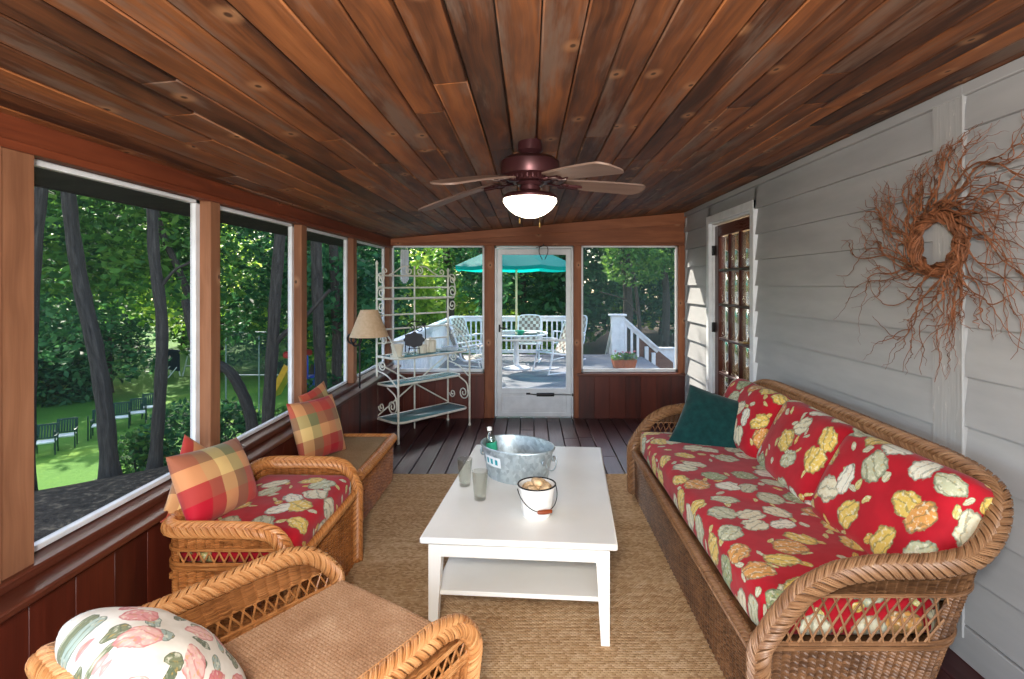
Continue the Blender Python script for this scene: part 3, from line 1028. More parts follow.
dbox(ya, ya + st, 0.02, Lh, r=.3); dbox(yb - st, yb, 0.02, Lh, r=.5)
dbox(ya + st, yb - st, Lh - 0.11, Lh, 0.044, .6); dbox(ya + st, yb - st, 0.02, 0.24, 0.044, .2)
nz, ny = 5, 3
z0, z1 = 0.24, Lh - 0.11
for k in range(1, nz):
    zz = z0 + (z1 - z0) * k / nz; dbox(ya + st, yb - st, zz - 0.012, zz + 0.012, 0.04, .5)
for k in range(1, ny):
    yy = ya + st + (Lw - 2 * st) * k / ny; dbox(yy - 0.012, yy + 0.012, z0, z1, 0.036, .4)
leaf = mb.build('door_leaf', MT['door_wood'], d)
for iz in range(nz):
    for iy in range(ny):
        y0 = ya + st + (Lw - 2 * st) * iy / ny; y1 = ya + st + (Lw - 2 * st) * (iy + 1) / ny
        a = z0 + (z1 - z0) * iz / nz; b = z0 + (z1 - z0) * (iz + 1) / nz
        MB().box((0.04, (y0 + y1) / 2, (a + b) / 2), (0.004, y1 - y0 - 0.02, b - a - 0.02), None, 0.0005).build('pane', MT['glass_pane'], leaf, smooth=False)
mb = MB()
mb.box((0.008, ya + 0.05, 0.94), (0.012, 0.04, 0.2), None, 0.004)
mb.tube([(0.01, ya + 0.05, 0.96), (-0.045, ya + 0.05, 0.96), (-0.055, ya + 0.06, 0.96), (-0.055, ya + 0.16, 0.955)], 0.009, 8)
mb.build('handle', MT['brass'], d)
for zz in (0.30, 1.02, 1.80):
    mb = MB(); mb.tube([(-0.005, 0.51, zz - 0.05), (-0.005, 0.51, zz + 0.05)], 0.011, 8); mb.box((0.006, 0.495, zz), (0.006, 0.04, 0.1), None, 0.001)
    mb.build('hinge', MT['black'], d)
# the dim room behind the french door
mb = MB()
mb.box((4.6, 4.72, 1.25), (0.1, 4.2, 2.7)); mb.box((3.33, 2.7, 1.25), (2.6, 0.1, 2.7)); mb.box((3.33, 6.75, 1.25), (2.6, 0.1, 2.7))
mb.box((3.28, 4.72, 2.58), (2.56, 4.1, 0.1)); mb.box((3.28, 4.72, 0.08), (2.56, 4.1, 0.1))
struct(mb.build('wall_house', MT['interior']))
# ------------------------------------------------------------------ wicker seating
class Shell:
    """the outline of a wicker seat in plan; local front is -y, width along x.
    O(s, z): point at height z and outline parameter s (0 front of the -x arm, round the back, 1 front of the +x arm)"""
    def __init__(s, W, D, flare, lean, rc, zr, ztop, arm_in=0.0):
        s.W, s.D, s.flare, s.lean, s.rc, s.zr, s.zt, s.ai = W, D, flare, lean, rc, zr, ztop, arm_in
    def O(s, u, z):
        f = np.clip(z / s.zt, 0, 1.2)
        hw = s.W / 2 + s.flare * f
        dd = s.D + s.lean * f
        rc = s.rc
        La, Lc, Lb = dd - rc, rc * PI / 2, 2 * hw - 2 * rc
        T = 2 * La + 2 * Lc + Lb
        # fixed parameter breaks so that levels line up
        b = s.br
        def seg(i): return np.clip((u - b[i]) / (b[i + 1] - b[i]), 0, 1)
        x = -hw + 0 * u; y = 0 * u
        t = seg(0); y = t * La; x = -hw + s.ai * (1 - t) ** 2 * f
        t1 = seg(1); a = t1 * PI / 2
        m = u > b[1]; x = np.where(m, -hw + rc * (1 - np.cos(a)), x); y = np.where(m, La + rc * np.sin(a), y)
        t2 = seg(2); m = u > b[2]; x = np.where(m, -hw + rc + t2 * Lb, x); y = np.where(m, dd, y)
        t3 = seg(3); a = t3 * PI / 2; m = u > b[3]
        x = np.where(m, hw - rc + rc * np.sin(a), x); y = np.where(m, La + rc * np.cos(a), y)
        t4 = seg(4); m = u > b[4]
        x = np.where(m, hw - s.ai * t4 ** 2 * f, x); y = np.where(m, La * (1 - t4), y)
        return np.stack([x, y, z + 0 * x], -1)
    def setup(s):
        La, Lc, Lb = s.D + s.lean * .6 - s.rc, s.rc * PI / 2, s.W - 2 * s.rc
        L = np.cumsum([0, La, Lc, Lb, Lc, La]); s.T = L[-1]; s.br = L / L[-1]
        return s
    def top(s, u):
        """rim height from distance to the nearer front end, as a fraction of the arm"""
        b1, b2 = s.br[1], s.br[2]
        e = np.minimum(u, 1 - u)
        return np.interp(e, [p * b2 for p, _ in s.zr], [h for _, h in s.zr])

def lattice_mb(mb, sh, u0, u1, z0, z1, gap=0.042, slope=1, r=0.0038):
    L = (u1 - u0) * sh.T
    n = int(L / gap)
    H = z1 - z0
    du = H * 0.26 / sh.T
    for k in range(-1, n + 2):
        for sg in (-1, 1):
            ua = u0 + k * gap / sh.T + (gap / 2 / sh.T if sg > 0 else 0)
            ts = np.linspace(0, 1, 7)
            uu = ua + sg * (ts - 0.5) * du * 2
            zz = z0 + ts * H
            zt = sh.top(np.clip(uu, 0, 1))
            ok = (uu >= u0) & (uu <= u1) & (zz < zt + 0.004)
            if ok.sum() < 2: continue
            P = sh.O(uu[ok], zz[ok])
            mb.tube(P, r, 5, caps=False, rnd=random.random())

def wicker_seat(root, sh, mat, lat=(0.40, 0.55), arms_lat=True, apron=0.34, seat_z=0.33, rim_r=0.04, front_braid=True, weave_p=(0.033, 0.0105), back_lat=False, foot=0.02, rim_down=True):
    sh.setup()
    b = sh.br
    T = sh.T
    lz0, lz1 = lat
    # lower skirt: both sides and back
    mb = MB()
    weave(mb, lambda u, v: sh.O(u, foot + v * (lz0 - foot)), T, lz0 - foot, *weave_p)
    # front apron
    hw = sh.W / 2
    def fr(u, v):
        z = foot + v * (apron - foot)
        f = z / sh.zt
        x = (hw + sh.flare * f) * (2 * u - 1)
        return np.stack([x, 0 * x + 0.0, z], -1)
    weave(mb, fr, sh.W, apron - foot, *weave_p)
    mb.build('wicker_skirt', mat, root)
    # upper band and back
    mb = MB()
    def up(u, v):
        zt = np.maximum(sh.top(u) - 0.012, lz1 + 0.002)
        zt = np.minimum(zt, np.maximum(sh.top(u), 0.0))
        lo = np.minimum(lz1, sh.top(u) - 0.004)
        return sh.O(u, lo + v * (zt - lo))
    Hh = float(sh.top(np.array([0.5]))[0]) - lz1
    weave(mb, up, T, max(Hh, 0.06), weave_p[0], weave_p[1])
    if not back_lat:
        weave(mb, lambda u, v: sh.O(b[1] * 1.02 + u * (b[4] - b[1]) * 0.995, lz0 + v * (lz1 - lz0)), (b[4] - b[1]) * T, lz1 - lz0, *weave_p)
    mb.build('wicker_weave', mat, root)
    mb = MB()
    if arms_lat:
        for ua, ub in ((0.0, b[1] * 1.04), (1 - b[1] * 1.04, 1.0)):
            m2 = MB(); lattice_mb(m2, sh, ua, ub, lz0, lz1)
            m2.build('lattice', MT['cane'] if mat is not MT['wicker_brown'] else mat, root)
    if back_lat:
        lattice_mb(mb, sh, b[1], b[4], lz0, lz1)
    if mb.n:
        mb.build('lattice', MT['cane'] if mat is not MT['wicker_brown'] else mat, root)
    # band rolls at the lattice edges
    mb = MB()
    for z, rr in ((lz0, 0.008), (lz0 - 0.018, 0.007), (lz1, 0.007)):
        uu = np.linspace(0, 1, 140)
        ok = sh.top(uu) > z + 0.004
        mb.tube(sh.O(uu[ok], np.full(ok.sum(), z)), rr, 6, rnd=0.4)
    mb.build('band_edging', mat, root)
    # braided rim
    uu = np.linspace(0, 1, 260)
    R = sh.O(uu, sh.top(uu))
    if rim_down:
        zs = np.linspace(foot + 0.01, float(sh.top(np.array([0.0]))[0]) - 0.01, 12)
        A = sh.O(np.zeros(12), zs); Bq = sh.O(np.ones(12), zs)[::-1]
        A[:, 1] -= rim_r * 0.5; Bq[:, 1] -= rim_r * 0.5
        R = np.vstack([A, R, Bq])
    R = resample(R, 300)
    for _ in range(4):
        R[1:-1] = (R[:-2] + 2 * R[1:-1] + R[2:]) / 4
    mb = MB(); braid(mb, R, rim_r, n0=(0, -1, 0) if rim_down else (0, 0, 1), step=rim_r * 0.95, rc=rim_r * 0.15)
    mb.build('braided_rim', mat, root)
    if front_braid:
        mb = MB()
        x = hw + sh.flare * apron / sh.zt - 0.03
        braid(mb, np.array([(-x, -0.006, apron), (0, -0.008, apron), (x, -0.006, apron)]), 0.022, n0=(0, -0.7, 0.7), step=0.022, rc=0.004)
        mb.build('front_edging', mat, root)
    # platform under the cushion
    MB().box((0, sh.D / 2, seat_z - 0.02), (sh.W - 0.03, sh.D - 0.02, 0.03), None, 0.005).build('seat_deck', mat, root)

# ---- sofa on the right, facing the room
sofa = thing('wicker_sofa', 'long brown wicker sofa with red crockery-print cushions along the grey siding wall', 'sofa', (0.79, 3.0, 0), -PI / 2)
sh = Shell(2.26, 0.60, 0.045, 0.30, 0.18,
           [(0.0, 0.40), (0.05, 0.47), (0.14, 0.575), (0.26, 0.635), (0.40, 0.655), (0.58, 0.655), (0.72, 0.68), (0.84, 0.76), (0.95, 0.85), (1.08, 0.885), (1.25, 0.895), (3, 0.90)], 0.9)
wicker_seat(sofa, sh, MT['wicker_brown'], (0.39, 0.555), True, 0.33, 0.33, 0.035)
c = rbox(2.14, 0.66, 0.17, 0.05, 26, 0.02, 0.004, 3)
c.build('seat_cushion', MT['red'], sofa, loc=(0, 0.34, 0.435), angle=180)
for k, (xx, tilt, sc, tw) in enumerate([(-0.73, -0.50, 1.0, 0.06), (0.02, -0.50, 1.0, -0.04), (0.73, -0.48, 0.98, 0.05)]):
    c = rbox(0.72, 0.46, 0.17, 0.07, 18, 0.035, 0.006, 10 + k)
    for f in range(len(c.F)):
        a, u, r = c.F[f]; c.F[f] = (a, u + np.array([k * 1.37 + 0.4, k * 0.71]), r)
    o = c.build('back_cushion', MT['red'], sofa, angle=180)
    o.location = (xx, 0.705 + (0.01 if k == 1 else 0), 0.69)
    o.rotation_euler = (PI / 2 + tilt, 0.0, tw)

# ---- wicker chair with the red cushion, under the left windows
ch = thing('wicker_chair', 'low honey wicker chair with red printed seat under the left windows', 'chair', (-1.0, 2.70, 0), PI / 2)
sh = Shell(0.84, 0.52, 0.01, 0.0, 0.08,
           [(0.0, 0.46), (0.03, 0.52), (0.10, 0.565), (0.20, 0.58), (0.5, 0.585), (3, 0.585)], 0.55)
wicker_seat(ch, sh, MT['wicker_honey'], (0.44, 0.50), True, 0.42, 0.40, 0.030, weave_p=(0.038, 0.0105))
c = rbox(0.77, 0.51, 0.13, 0.05, 20, 0.015, 0.003, 31)
for f in range(len(c.F)):
    a, u, r = c.F[f]; c.F[f] = (a, u + np.array([2.13, 0.55]), r)
c.build('seat_cushion', MT['red'], ch, loc=(0, 0.245, 0.475), angle=180)

# ---- ottoman beyond it
ot = thing('wicker_ottoman', 'rectangular wicker ottoman with a plain tan top below the left windows', 'ottoman', (-1.33, 3.97, 0))
mb = MB()
W, D, Hh = 0.86, 0.46, 0.365
def side(u, v):
    # once round the box, rounded corners
    per = np.array([0, D, D + W, 2 * D + W, 2 * D + 2 * W])
    s_ = u * per[-1]
    f = v
    g = 1.0 - 0.03 * (1 - f)
    x = np.interp(s_, per, [-D / 2, D / 2, D / 2, -D / 2, -D / 2]) * g
    y = np.interp(s_, per, [-W / 2, -W / 2, W / 2, W / 2, -W / 2]) * g
    return np.stack([x, y, 0.04 + v * (Hh - 0.04)], -1)
weave(mb, side, 2 * (W + D), Hh - 0.04, 0.036, 0.0105)
mb.build('wicker_skirt', MT['wicker_honey'], ot)
P = spline([(-D / 2 + .03, -W / 2, Hh), (D / 2 - .04, -W / 2, Hh), (D / 2, -W / 2 + .04, Hh), (D / 2, W / 2 - .04, Hh), (D / 2 - .04, W / 2, Hh), (-D / 2 + .04, W / 2, Hh), (-D / 2, W / 2 - .04, Hh), (-D / 2, -W / 2 + .04, Hh)], 120, closed=True)
mb = MB(); braid(mb, P, 0.030, n0=(0, 0, 1), step=0.031, rc=0.0045, closed=True); mb.build('braided_rim', MT['wicker_honey'], ot)
rbox(D - 0.05, W - 0.05, 0.04, 0.015, 12, 0.008, 0.0, 1).build('woven_top', MT['ottoman_mat'], ot, loc=(0, 0, Hh + 0.005), angle=180)
for sx in (-1, 1):
    for sy in (-1, 1):
        mb = MB(); mb.tube([(sx * (D / 2 - .03), sy * (W / 2 - .03), 0), (sx * (D / 2 - .03), sy * (W / 2 - .03), 0.3)], 0.018, 8); mb.build('leg', MT['wicker_honey'], ot)

# ---- chair in the foreground, turned towards the table
TH = math.radians(180 - 34.5)
fc = thing('wicker_armchair', 'tan wicker armchair with a woven seat mat in the near corner holding a floral pillow', 'armchair', (-0.51, 2.06, 0), TH)
sh = Shell(0.64, 0.70, 0.11, 0.24, 0.24,
           [(0.0, 0.41), (0.035, 0.46), (0.09, 0.51), (0.17, 0.535), (0.35, 0.535), (0.60, 0.535), (0.80, 0.56), (1.0, 0.65), (1.25, 0.72), (3, 0.75)], 0.6, 0.03)
wicker_seat(fc, sh, MT['wicker_tan'], (0.36, 0.43), True, 0.35, 0.34, 0.032, front_braid=False, weave_p=(0.042, 0.0105))
mb = MB()
def seat(u, v):
    hw = 0.305 + 0.02 * (1 - v)
    x = (2 * u - 1) * hw
    y = -0.03 + v * 0.64
    e = np.clip((0.03 - v * 0.64) / 0.03, 0, 1)
    z = 0.386 + 0.006 * np.sin(PI * u) - 0.02 * e ** 2
    return np.stack([x, y, z + 0 * x], -1)
weave(mb, seat, 0.57, 0.64, 0.0125, 0.0125, 0.0022, 4, 4)
mb.build('seat_mat', MT['mat'], fc)
mb = MB()
def seat_front(u, v):
    x = (2 * u - 1) * 0.324
    return np.stack([x, -0.032 + 0 * x, 0.33 + v * 0.04], -1)
weave(mb, seat_front, 0.57, 0.04, 0.0125, 0.0125, 0.002)
mb.box((0, 0.29, 0.353), (0.60, 0.58, 0.045), None, 0.01)
mb.build('seat_mat_border', MT['mat'], fc)

# ---- loose pillows
def put_pillow(name, label, size, t, mat, loc, R, uvo=(0, 0), seed=0, pinch=0.07, group=None, uvrot=0.0, rc=0.0):
    mb = pillow(size[0], size[1], t, 22, pinch, seed, rc)
    c, s_ = math.cos(uvrot), math.sin(uvrot)
    for f in range(len(mb.F)):
        a, u, r = mb.F[f]
        u = np.stack([u[..., 0] * c - u[..., 1] * s_ + uvo[0], u[..., 0] * s_ + u[..., 1] * c + uvo[1]], -1)
        mb.F[f] = (a, u, r)
    o = mb.build(name, mat, smooth=True, angle=180)
    from mathutils import Matrix
    M = Matrix([list(r) for r in R])
    o.rotation_euler = M.to_euler(); o.location = loc
    return tag(o, label, 'pillow', group)

def basis(right, up):
    r = nrm(right); u = np.array(up, float); u = nrm(u - r * np.dot(u, r))
    return np.stack([r, u, np.cross(r, u)], 1)
PG = 'plaid pillows under the left windows'
put_pillow('throw_pillow', 'plaid pillow lying at the front of the red seat against the window sill', (0.48, 0.34), 0.18, MT['plaid'], (-1.46, 2.56, 0.685), basis((0.10, 1.0, -0.10), (-0.40, -0.12, 0.85)), (0.02, 0.03), 1, group=PG)
put_pillow('throw_pillow', 'plaid pillow mostly hidden behind another on the red seat, one corner showing', (0.40, 0.40), 0.10, MT['plaid'], (-1.535, 2.59, 0.628), basis((0.10, 1.0, 0.0), (-0.25, 0.0, 0.9)) @ rotz(-0.68), (0.1, 0.2), 2, group=PG)
put_pillow('throw_pillow', 'upright plaid pillow leaning on the window wall at the ottoman', (0.50, 0.42), 0.15, MT['plaid'], (-1.465, 3.80, 0.605), basis((0.24, 0.95, -0.06), (-0.30, 0.10, 0.92)), (0.18, 0.1), 3, group=PG)
put_pillow('throw_pillow', 'plaid pillow tucked behind the upright one on the ottoman, its tip showing', (0.40, 0.42), 0.09, MT['plaid'], (-1.545, 4.05, 0.635), basis((0.10, 0.98, 0.0), (-0.26, 0.05, 0.95)) @ rotz(0.1), (0.3, 0.05), 4, group=PG)
put_pillow('throw_pillow', 'dark green square pillow propped at the far end of the red sofa', (0.46, 0.46), 0.15, MT['green'], (1.24, 3.74, 0.65), basis((0.90, -0.38, -0.10), (0.22, 0.55, 0.80)) @ rotz(-0.17), (0, 0), 5)
fl = lambda lx, ly, z: (-0.51 + math.cos(TH) * lx - math.sin(TH) * ly, 2.06 + math.sin(TH) * lx + math.cos(TH) * ly, z)
put_pillow('throw_pillow', 'cream pillow with pink roses and green leaves against the near wicker armchair back', (0.43, 0.44), 0.25, MT['floral'], fl(0.0, 0.79, 0.60), basis((-0.824, 0.566, 0.0), (-0.42, -0.60, 0.72)) @ rotz(0.12), (0.5, 0.3), 6, 0.0, rc=0.16)

# ------------------------------------------------------------------ rug
mb = MB()
n = 60
xs = np.linspace(-1.16, 1.42, 30); ys = np.linspace(0.5, 4.60, 60)
X, Y = np.meshgrid(xs, ys, indexing='ij')
Z = 0.012 + 0.0015 * np.sin(X * 9) * np.sin(Y * 7)
top = np.stack([X, Y, Z], -1)
mb.grid(top, np.stack([X, Y], -1))
edge = np.concatenate([top[:, 0], top[-1, 1:], top[::-1, -1][1:], top[0, ::-1][1:-1]])
low = edge.copy(); low[:, 2] = 0.0005
mb.grid(np.stack([low, edge], 1), np.stack([low[:, :2], edge[:, :2]], 1), cu=True)
tag(mb.build('rug', MT['rug'], angle=60), 'large woven jute rug on the dark plank floor', 'rug')

# ------------------------------------------------------------------ coffee table
ct = thing('coffee_table', 'long white coffee table with lower shelf and tapered legs on the jute rug', 'coffee table', (0.0, 3.125, 0.012), math.radians(-4.5))
tw, tl, th = 0.875, 1.43, 0.46
MB().box((0, 0, th - 0.015), (tw, tl, 0.03), None, 0.006).build('tabletop', MT['table_white'], ct)
mb = MB()
for sy in (-1, 1): mb.box((0, sy * (tl / 2 - 0.045), th - 0.065), (tw - 0.10, 0.022, 0.07), None, 0.003)
for sx in (-1, 1): mb.box((sx * (tw / 2 - 0.05), 0, th - 0.065), (0.022, tl - 0.10, 0.07), None, 0.003)
mb.build('apron', MT['table_white'], ct)
for sx in (-1, 1):
    for sy in (-1, 1):
        a, b = 0.029, 0.019
        mb = MB()
        ox, oy = sx * (tw / 2 - 0.062), sy * (tl / 2 - 0.058)
        ring = []
        for zz, hh, ii in ((0, b, 1), (th - 0.10, a, 0), (th - 0.03, a, 0)):
            cx = ox + sx * (a - hh); cy = oy + sy * (a - hh)
            ring.append([(cx - hh, cy - hh, zz), (cx + hh, cy - hh, zz), (cx + hh, cy + hh, zz), (cx - hh, cy + hh, zz)])
        P = np.array(ring)
        mb.grid(P.transpose(1, 0, 2), cu=True)
        mb.F.append((np.array([[9, 6, 3, 0]]), np.zeros((1, 4, 2)), np.zeros((1, 4))))
        mb.build('leg', MT['table_white'], ct, angle=30)
MB().box((0, 0, 0.185), (tw - 0.10, tl - 0.12, 0.022), None, 0.004).build('lower_shelf', MT['table_white'], ct)
TZ = 0.472

# glasses
def glass(loc, label):
    t = MB()
    h = 0.15
    pr = [(0.0, 0.0), (0.029, 0.0), (0.031, 0.004), (0.034, 0.04), (0.043, h), (0.0405, h), (0.0315, 0.045), (0.029, 0.02), (0.0, 0.018)]
    t.lathe(pr, (0, 0, 0), 28)
    o = t.build('drinking_glass', MT['glass_clear'], loc=loc, angle=60)
    return tag(o, label, 'glass', 'empty glasses on the coffee table')
glass((-0.365, 3.08, TZ), 'empty clear tumbler farther back on the white table edge')
glass((-0.262, 2.88, TZ), 'empty clear tumbler nearer the front, between the other glass and the pail')

# galvanised tub
tb = thing('metal_tub', 'oval galvanised metal tub standing on the white coffee table', 'tub', (-0.075, 3.24, TZ), math.radians(-36))
ax, ay, hh = 0.24, 0.18, 0.185
pr = [(0.0, 0.003), (0.80, 0.0), (0.815, 0.012), (0.86, 0.075), (0.878, 0.082), (0.885, 0.09), (0.95, hh - 0.012), (0.985, hh - 0.012), (1.0, hh - 0.004), (0.985, hh + 0.003), (0.955, hh), (0.935, hh - 0.02), (0.86, 0.082), (0.795, 0.012), (0.0, 0.012)]
mb = MB(); mb.lathe(pr, (0, 0, 0), 48, ax, ay); mb.build('tub_body', MT['galv'], tb, angle=50)
for sx in (-1, 1):
    mb = MB()
    a = np.linspace(0, PI, 12)
    for q in (-1, 1):
        mb.lathe([(0, -0.004), (0.016, -0.004), (0.016, 0.004), (0, 0.004)], (sx * ax * 0.94, q * 0.05, 0.128), 12, rot=roty(PI / 2))
    P = np.stack([sx * (ax * 0.95 + 0.012 + 0.010 * np.sin(a)), 0.05 * np.cos(a), 0.125 - 0.045 * np.sin(a)], -1)
    mb.tube(P, 0.004, 8); mb.build('handle', MT['galv'], tb)
# paper label following the near side of the tub
ph = np.linspace(math.radians(236), math.radians(272), 10); zz = np.linspace(0.085, 0.142, 4)
A, Z = np.meshgrid(ph, zz, indexing='ij'); f = 0.885 + (Z - 0.09) / (hh - 0.102) * 0.065 + 0.012
lb = MB().grid(np.stack([f * ax * np.cos(A), f * ay * np.sin(A), Z], -1)).build('paper_label', MT['label_white'], tb)
mb = MB()
for k in range(3):
    a0 = math.radians(241 + k * 10)
    ph = np.linspace(a0, a0 + math.radians(5), 5); zz = np.linspace(0.098, 0.128, 4)
    A, Z = np.meshgrid(ph, zz, indexing='ij'); f = 0.885 + (Z - 0.09) / (hh - 0.102) * 0.065 + 0.017
    mb.grid(np.stack([f * ax * np.cos(A), f * ay * np.sin(A), Z], -1))
mb.build('label_print', MT['label_teal'], lb)
# bottle standing in the tub
bo = thing('water_bottle', 'clear plastic bottle with green label leaning in the metal tub', 'bottle', (-0.215, 3.345, TZ + 0.022), 0)
bo.rotation_euler = (0.0, -0.14, 0)
pr = [(0, 0), (0.030, 0), (0.032, 0.006), (0.032, 0.15), (0.027, 0.178), (0.014, 0.205), (0.0125, 0.212), (0.0125, 0.222), (0.0, 0.222)]
mb = MB(); mb.lathe(pr, seg=20); mb.build('bottle_body', MT['plastic_clear'], bo, angle=60)
mb = MB(); mb.lathe([(0.0325, 0.10), (0.0332, 0.10), (0.0332, 0.15), (0.0325, 0.15)], seg=20); mb.build('label', MT['label_green'], bo)
mb = MB(); mb.lathe([(0, 0.218), (0.0145, 0.218), (0.0145, 0.238), (0.012, 0.24), (0, 0.24)], seg=16); mb.build('cap', MT['enamel'], bo)

# enamel pail with shells
pl = thing('enamel_pail', 'small white enamel pail with black rim and wooden grip on the coffee table', 'pail', (0.033, 2.69, TZ), 0)
pr = [(0, 0.0), (0.066, 0.0), (0.068, 0.004), (0.092, 0.15), (0.089, 0.15), (0.066, 0.01), (0, 0.01)]
mb = MB(); mb.lathe(pr, seg=40); mb.build('pail_body', MT['enamel'], pl, angle=60)
a = np.linspace(0, 2 * PI, 40, endpoint=False)
mb = MB(); mb.tube(np.stack([0.0915 * np.cos(a), 0.0915 * np.sin(a), 0 * a + 0.151], -1), 0.0038, 8, closed=True); mb.build('rim', MT['black'], pl)
t_ = np.linspace(0, PI, 26)
# bail hangs to the viewer's right
bx = 0.094 * np.cos(t_) * 0.75; 
E_, F_ = np.array([0.97, 0.24, 0]) * 0.097, np.array([0.030, -0.103, -0.082])
hp = np.array([0, 0, 0.135]) + np.cos(t_)[:, None] * E_ + np.sin(t_)[:, None] * F_
mb = MB(); mb.tube(hp, 0.0022, 6); hd = mb.build('bail_handle', MT['black'], pl)
mid = hp[3:12].mean(0)
mb = MB(); gm = np.array([0.036, -0.104, 0.056]); g0 = gm - E_ * 0.36; g1 = gm + E_ * 0.36
tt = np.linspace(0, 1, 9); pr_ = np.array([0.0075, 0.010, 0.0105, 0.011, 0.0115, 0.011, 0.0105, 0.010, 0.0075])
mb.tube(g0 + (g1 - g0) * tt[:, None], pr_, 12); mb.build('grip', MT['grip'], hd)
pts = [(0, 0, 0.128), (0.045, 0.01, 0.136), (-0.042, 0.012, 0.134), (0.015, 0.048, 0.138), (-0.02, -0.046, 0.136), (0.035, -0.04, 0.137), (-0.045, -0.03, 0.13), (0.005, 0.005, 0.155)]
for k, (x, y, z) in enumerate(pts):
    mb = MB()
    uu = np.linspace(0, PI, 9); vv = np.linspace(0, 2 * PI, 14, endpoint=False)
    U, Vv = np.meshgrid(vv, uu, indexing='ij')
    rr = 0.027 * (1 + 0.16 * np.sin(5 * U + k) * np.sin(Vv))
    P = np.stack([rr * np.sin(Vv) * np.cos(U) * 1.2, rr * np.sin(Vv) * np.sin(U), rr * np.cos(Vv) * 0.7 + 0.004 * np.sin(9 * U)], -1)
    P = P @ rotz(k * 1.3).T @ roty(0.5 * math.sin(k * 2.1)).T
    o = mb.grid(P, cu=True).build('seashell', MT['shell_tan'], loc=(0.033 + x, 2.69 + y, TZ + z), angle=180)
    tag(o, 'tan and white shell heaped in the white enamel pail', 'shell', 'shells in the enamel pail')

# ------------------------------------------------------------------ ceiling fan
fan = thing('ceiling_fan', 'dark bronze ceiling fan with weathered blades and a lit glass bowl', 'ceiling fan', (0.0, 2.66, 0))
cz = ceil_z(0) 
mb = MB(); mb.lathe([(0.0, cz + 0.02), (0.055, cz + 0.02), (0.06, cz - 0.02), (0.062, cz - 0.045), (0.045, cz - 0.062), (0.0, cz - 0.065)], seg=32); mb.build('canopy', MT['bronze'], fan)
mb = MB(); mb.lathe([(0, cz - 0.05), (0.04, cz - 0.05), (0.042, cz - 0.075), (0.12, cz - 0.082), (0.142, cz - 0.10), (0.146, cz - 0.135), (0.14, cz - 0.165), (0.112, cz - 0.18), (0.105, cz - 0.195), (0.07, cz - 0.20), (0.06, cz - 0.215), (0, cz - 0.215)], seg=40)
for k in range(30):
    a = 2 * PI * k / 30
    mb.box((0.116 * math.cos(a), 0.116 * math.sin(a), cz - 0.183), (0.014, 0.009, 0.022), rotz(a), 0.002)
mb.build('motor_housing', MT['bronze'], fan)
mb = MB(); mb.lathe([(0, cz - 0.21), (0.048, cz - 0.21), (0.05, cz - 0.235), (0.066, cz - 0.245), (0.118, cz - 0.255), (0.132, cz - 0.268), (0.132, cz - 0.278), (0, cz - 0.278)], seg=40); mb.build('light_fitter', MT['bronze'], fan)
mb = MB(); mb.lathe([(0.126, cz - 0.276), (0.130, cz - 0.29), (0.122, cz - 0.305), (0.102, cz - 0.330), (0.070, cz - 0.353), (0.035, cz - 0.366), (0.0, cz - 0.368)], seg=40); mb.build('glass_bowl', MT['bowl'], fan, angle=180)
bz = cz - 0.195
for k, ang in enumerate([160, 232, 304, 16, 88]):
    a = math.radians(ang)
    R = rotz(a)
    mb = MB()
    n = 26; uu = np.linspace(0, 1, n); vv = np.linspace(-1, 1, 7)
    L0, L1 = 0.17, 0.60
    xx = L0 + (L1 - L0) * uu
    wd = 0.052 + 0.022 * np.sin(np.clip(uu * 1.15, 0, 1) * PI / 2)
    endr = np.sqrt(np.clip(1 - np.clip((uu - 0.90) / 0.10, 0, 1) ** 2 * 0.8, 0, 1)); wd = wd * endr
    zz = (-0.062 + 0.052 * math.cos(a)) * uu ** 1.2
    def surf(off):
        P = np.zeros((n, 7, 3))
        P[..., 0] = xx[:, None]; P[..., 1] = wd[:, None] * vv[None]; P[..., 2] = zz[:, None] + off + np.tan(math.radians(-9)) * (wd[:, None] * vv[None])
        P[..., 2] += bz
        return P @ R.T
    up, lo = surf(0.004), surf(-0.004)
    ring = np.concatenate([up, lo[:, ::-1]], 1)
    uvr = np.stack([np.repeat(xx[:, None], 14, 1), np.concatenate([vv, vv[::-1]])[None].repeat(n, 0) * 0.07], -1)
    mb.grid(ring, uvr, cv=True, rnd=random.random())
    for row in (0, n - 1):
        f = np.arange(14) + row * 14
        f = f if row == 0 else f[::-1]
        mb.F.append((f[None], np.zeros((1, 14, 2)), np.zeros((1, 14))))
    bl = mb.build('blade', MT['blade'], fan, angle=35)
    mb = MB()
    P = np.array([(0.09, 0, bz - 0.004), (0.13, 0, bz - 0.012), (0.17, 0.0, bz - 0.012), (0.24, 0, bz - 0.018)]) @ R.T
    mb.tube(P, [0.012, 0.009, 0.010, 0.012], 8, squash=0.6)
    for sg in (-1, 1):
        t = np.linspace(0, 2.2 * PI, 26); rr = 0.024 * (1 - t / (2.6 * PI))
        Q = np.stack([0.165 + sg * 0 + rr * np.cos(t), sg * (0.026 + rr * np.sin(t) * 0.9), 0 * t + bz - 0.013], -1) @ R.T
        mb.tube(Q, 0.0045, 6)
        Q = np.array([(0.19, sg * 0.026, bz - 0.013), (0.225, sg * 0.034, bz - 0.016), (0.255, sg * 0.028, bz - 0.018)]) @ R.T
        mb.tube(Q, 0.006, 6)
    mb.build('blade_iron', MT['bronze'], bl)
for (x, y, z1) in ((-0.048, -0.10, cz - 0.40), (0.045, -0.105, cz - 0.42)):
    mb = MB(); mb.tube([(x, y, cz - 0.25), (x, y - 0.02, cz - 0.33), (x, y - 0.022, z1)], 0.0016, 5)
    mb.lathe([(0, -0.012), (0.006, -0.008), (0.004, 0.012), (0, 0.014)], (x, y - 0.022, z1), 10)
    mb.build('pull_chain', MT['brass'], fan)

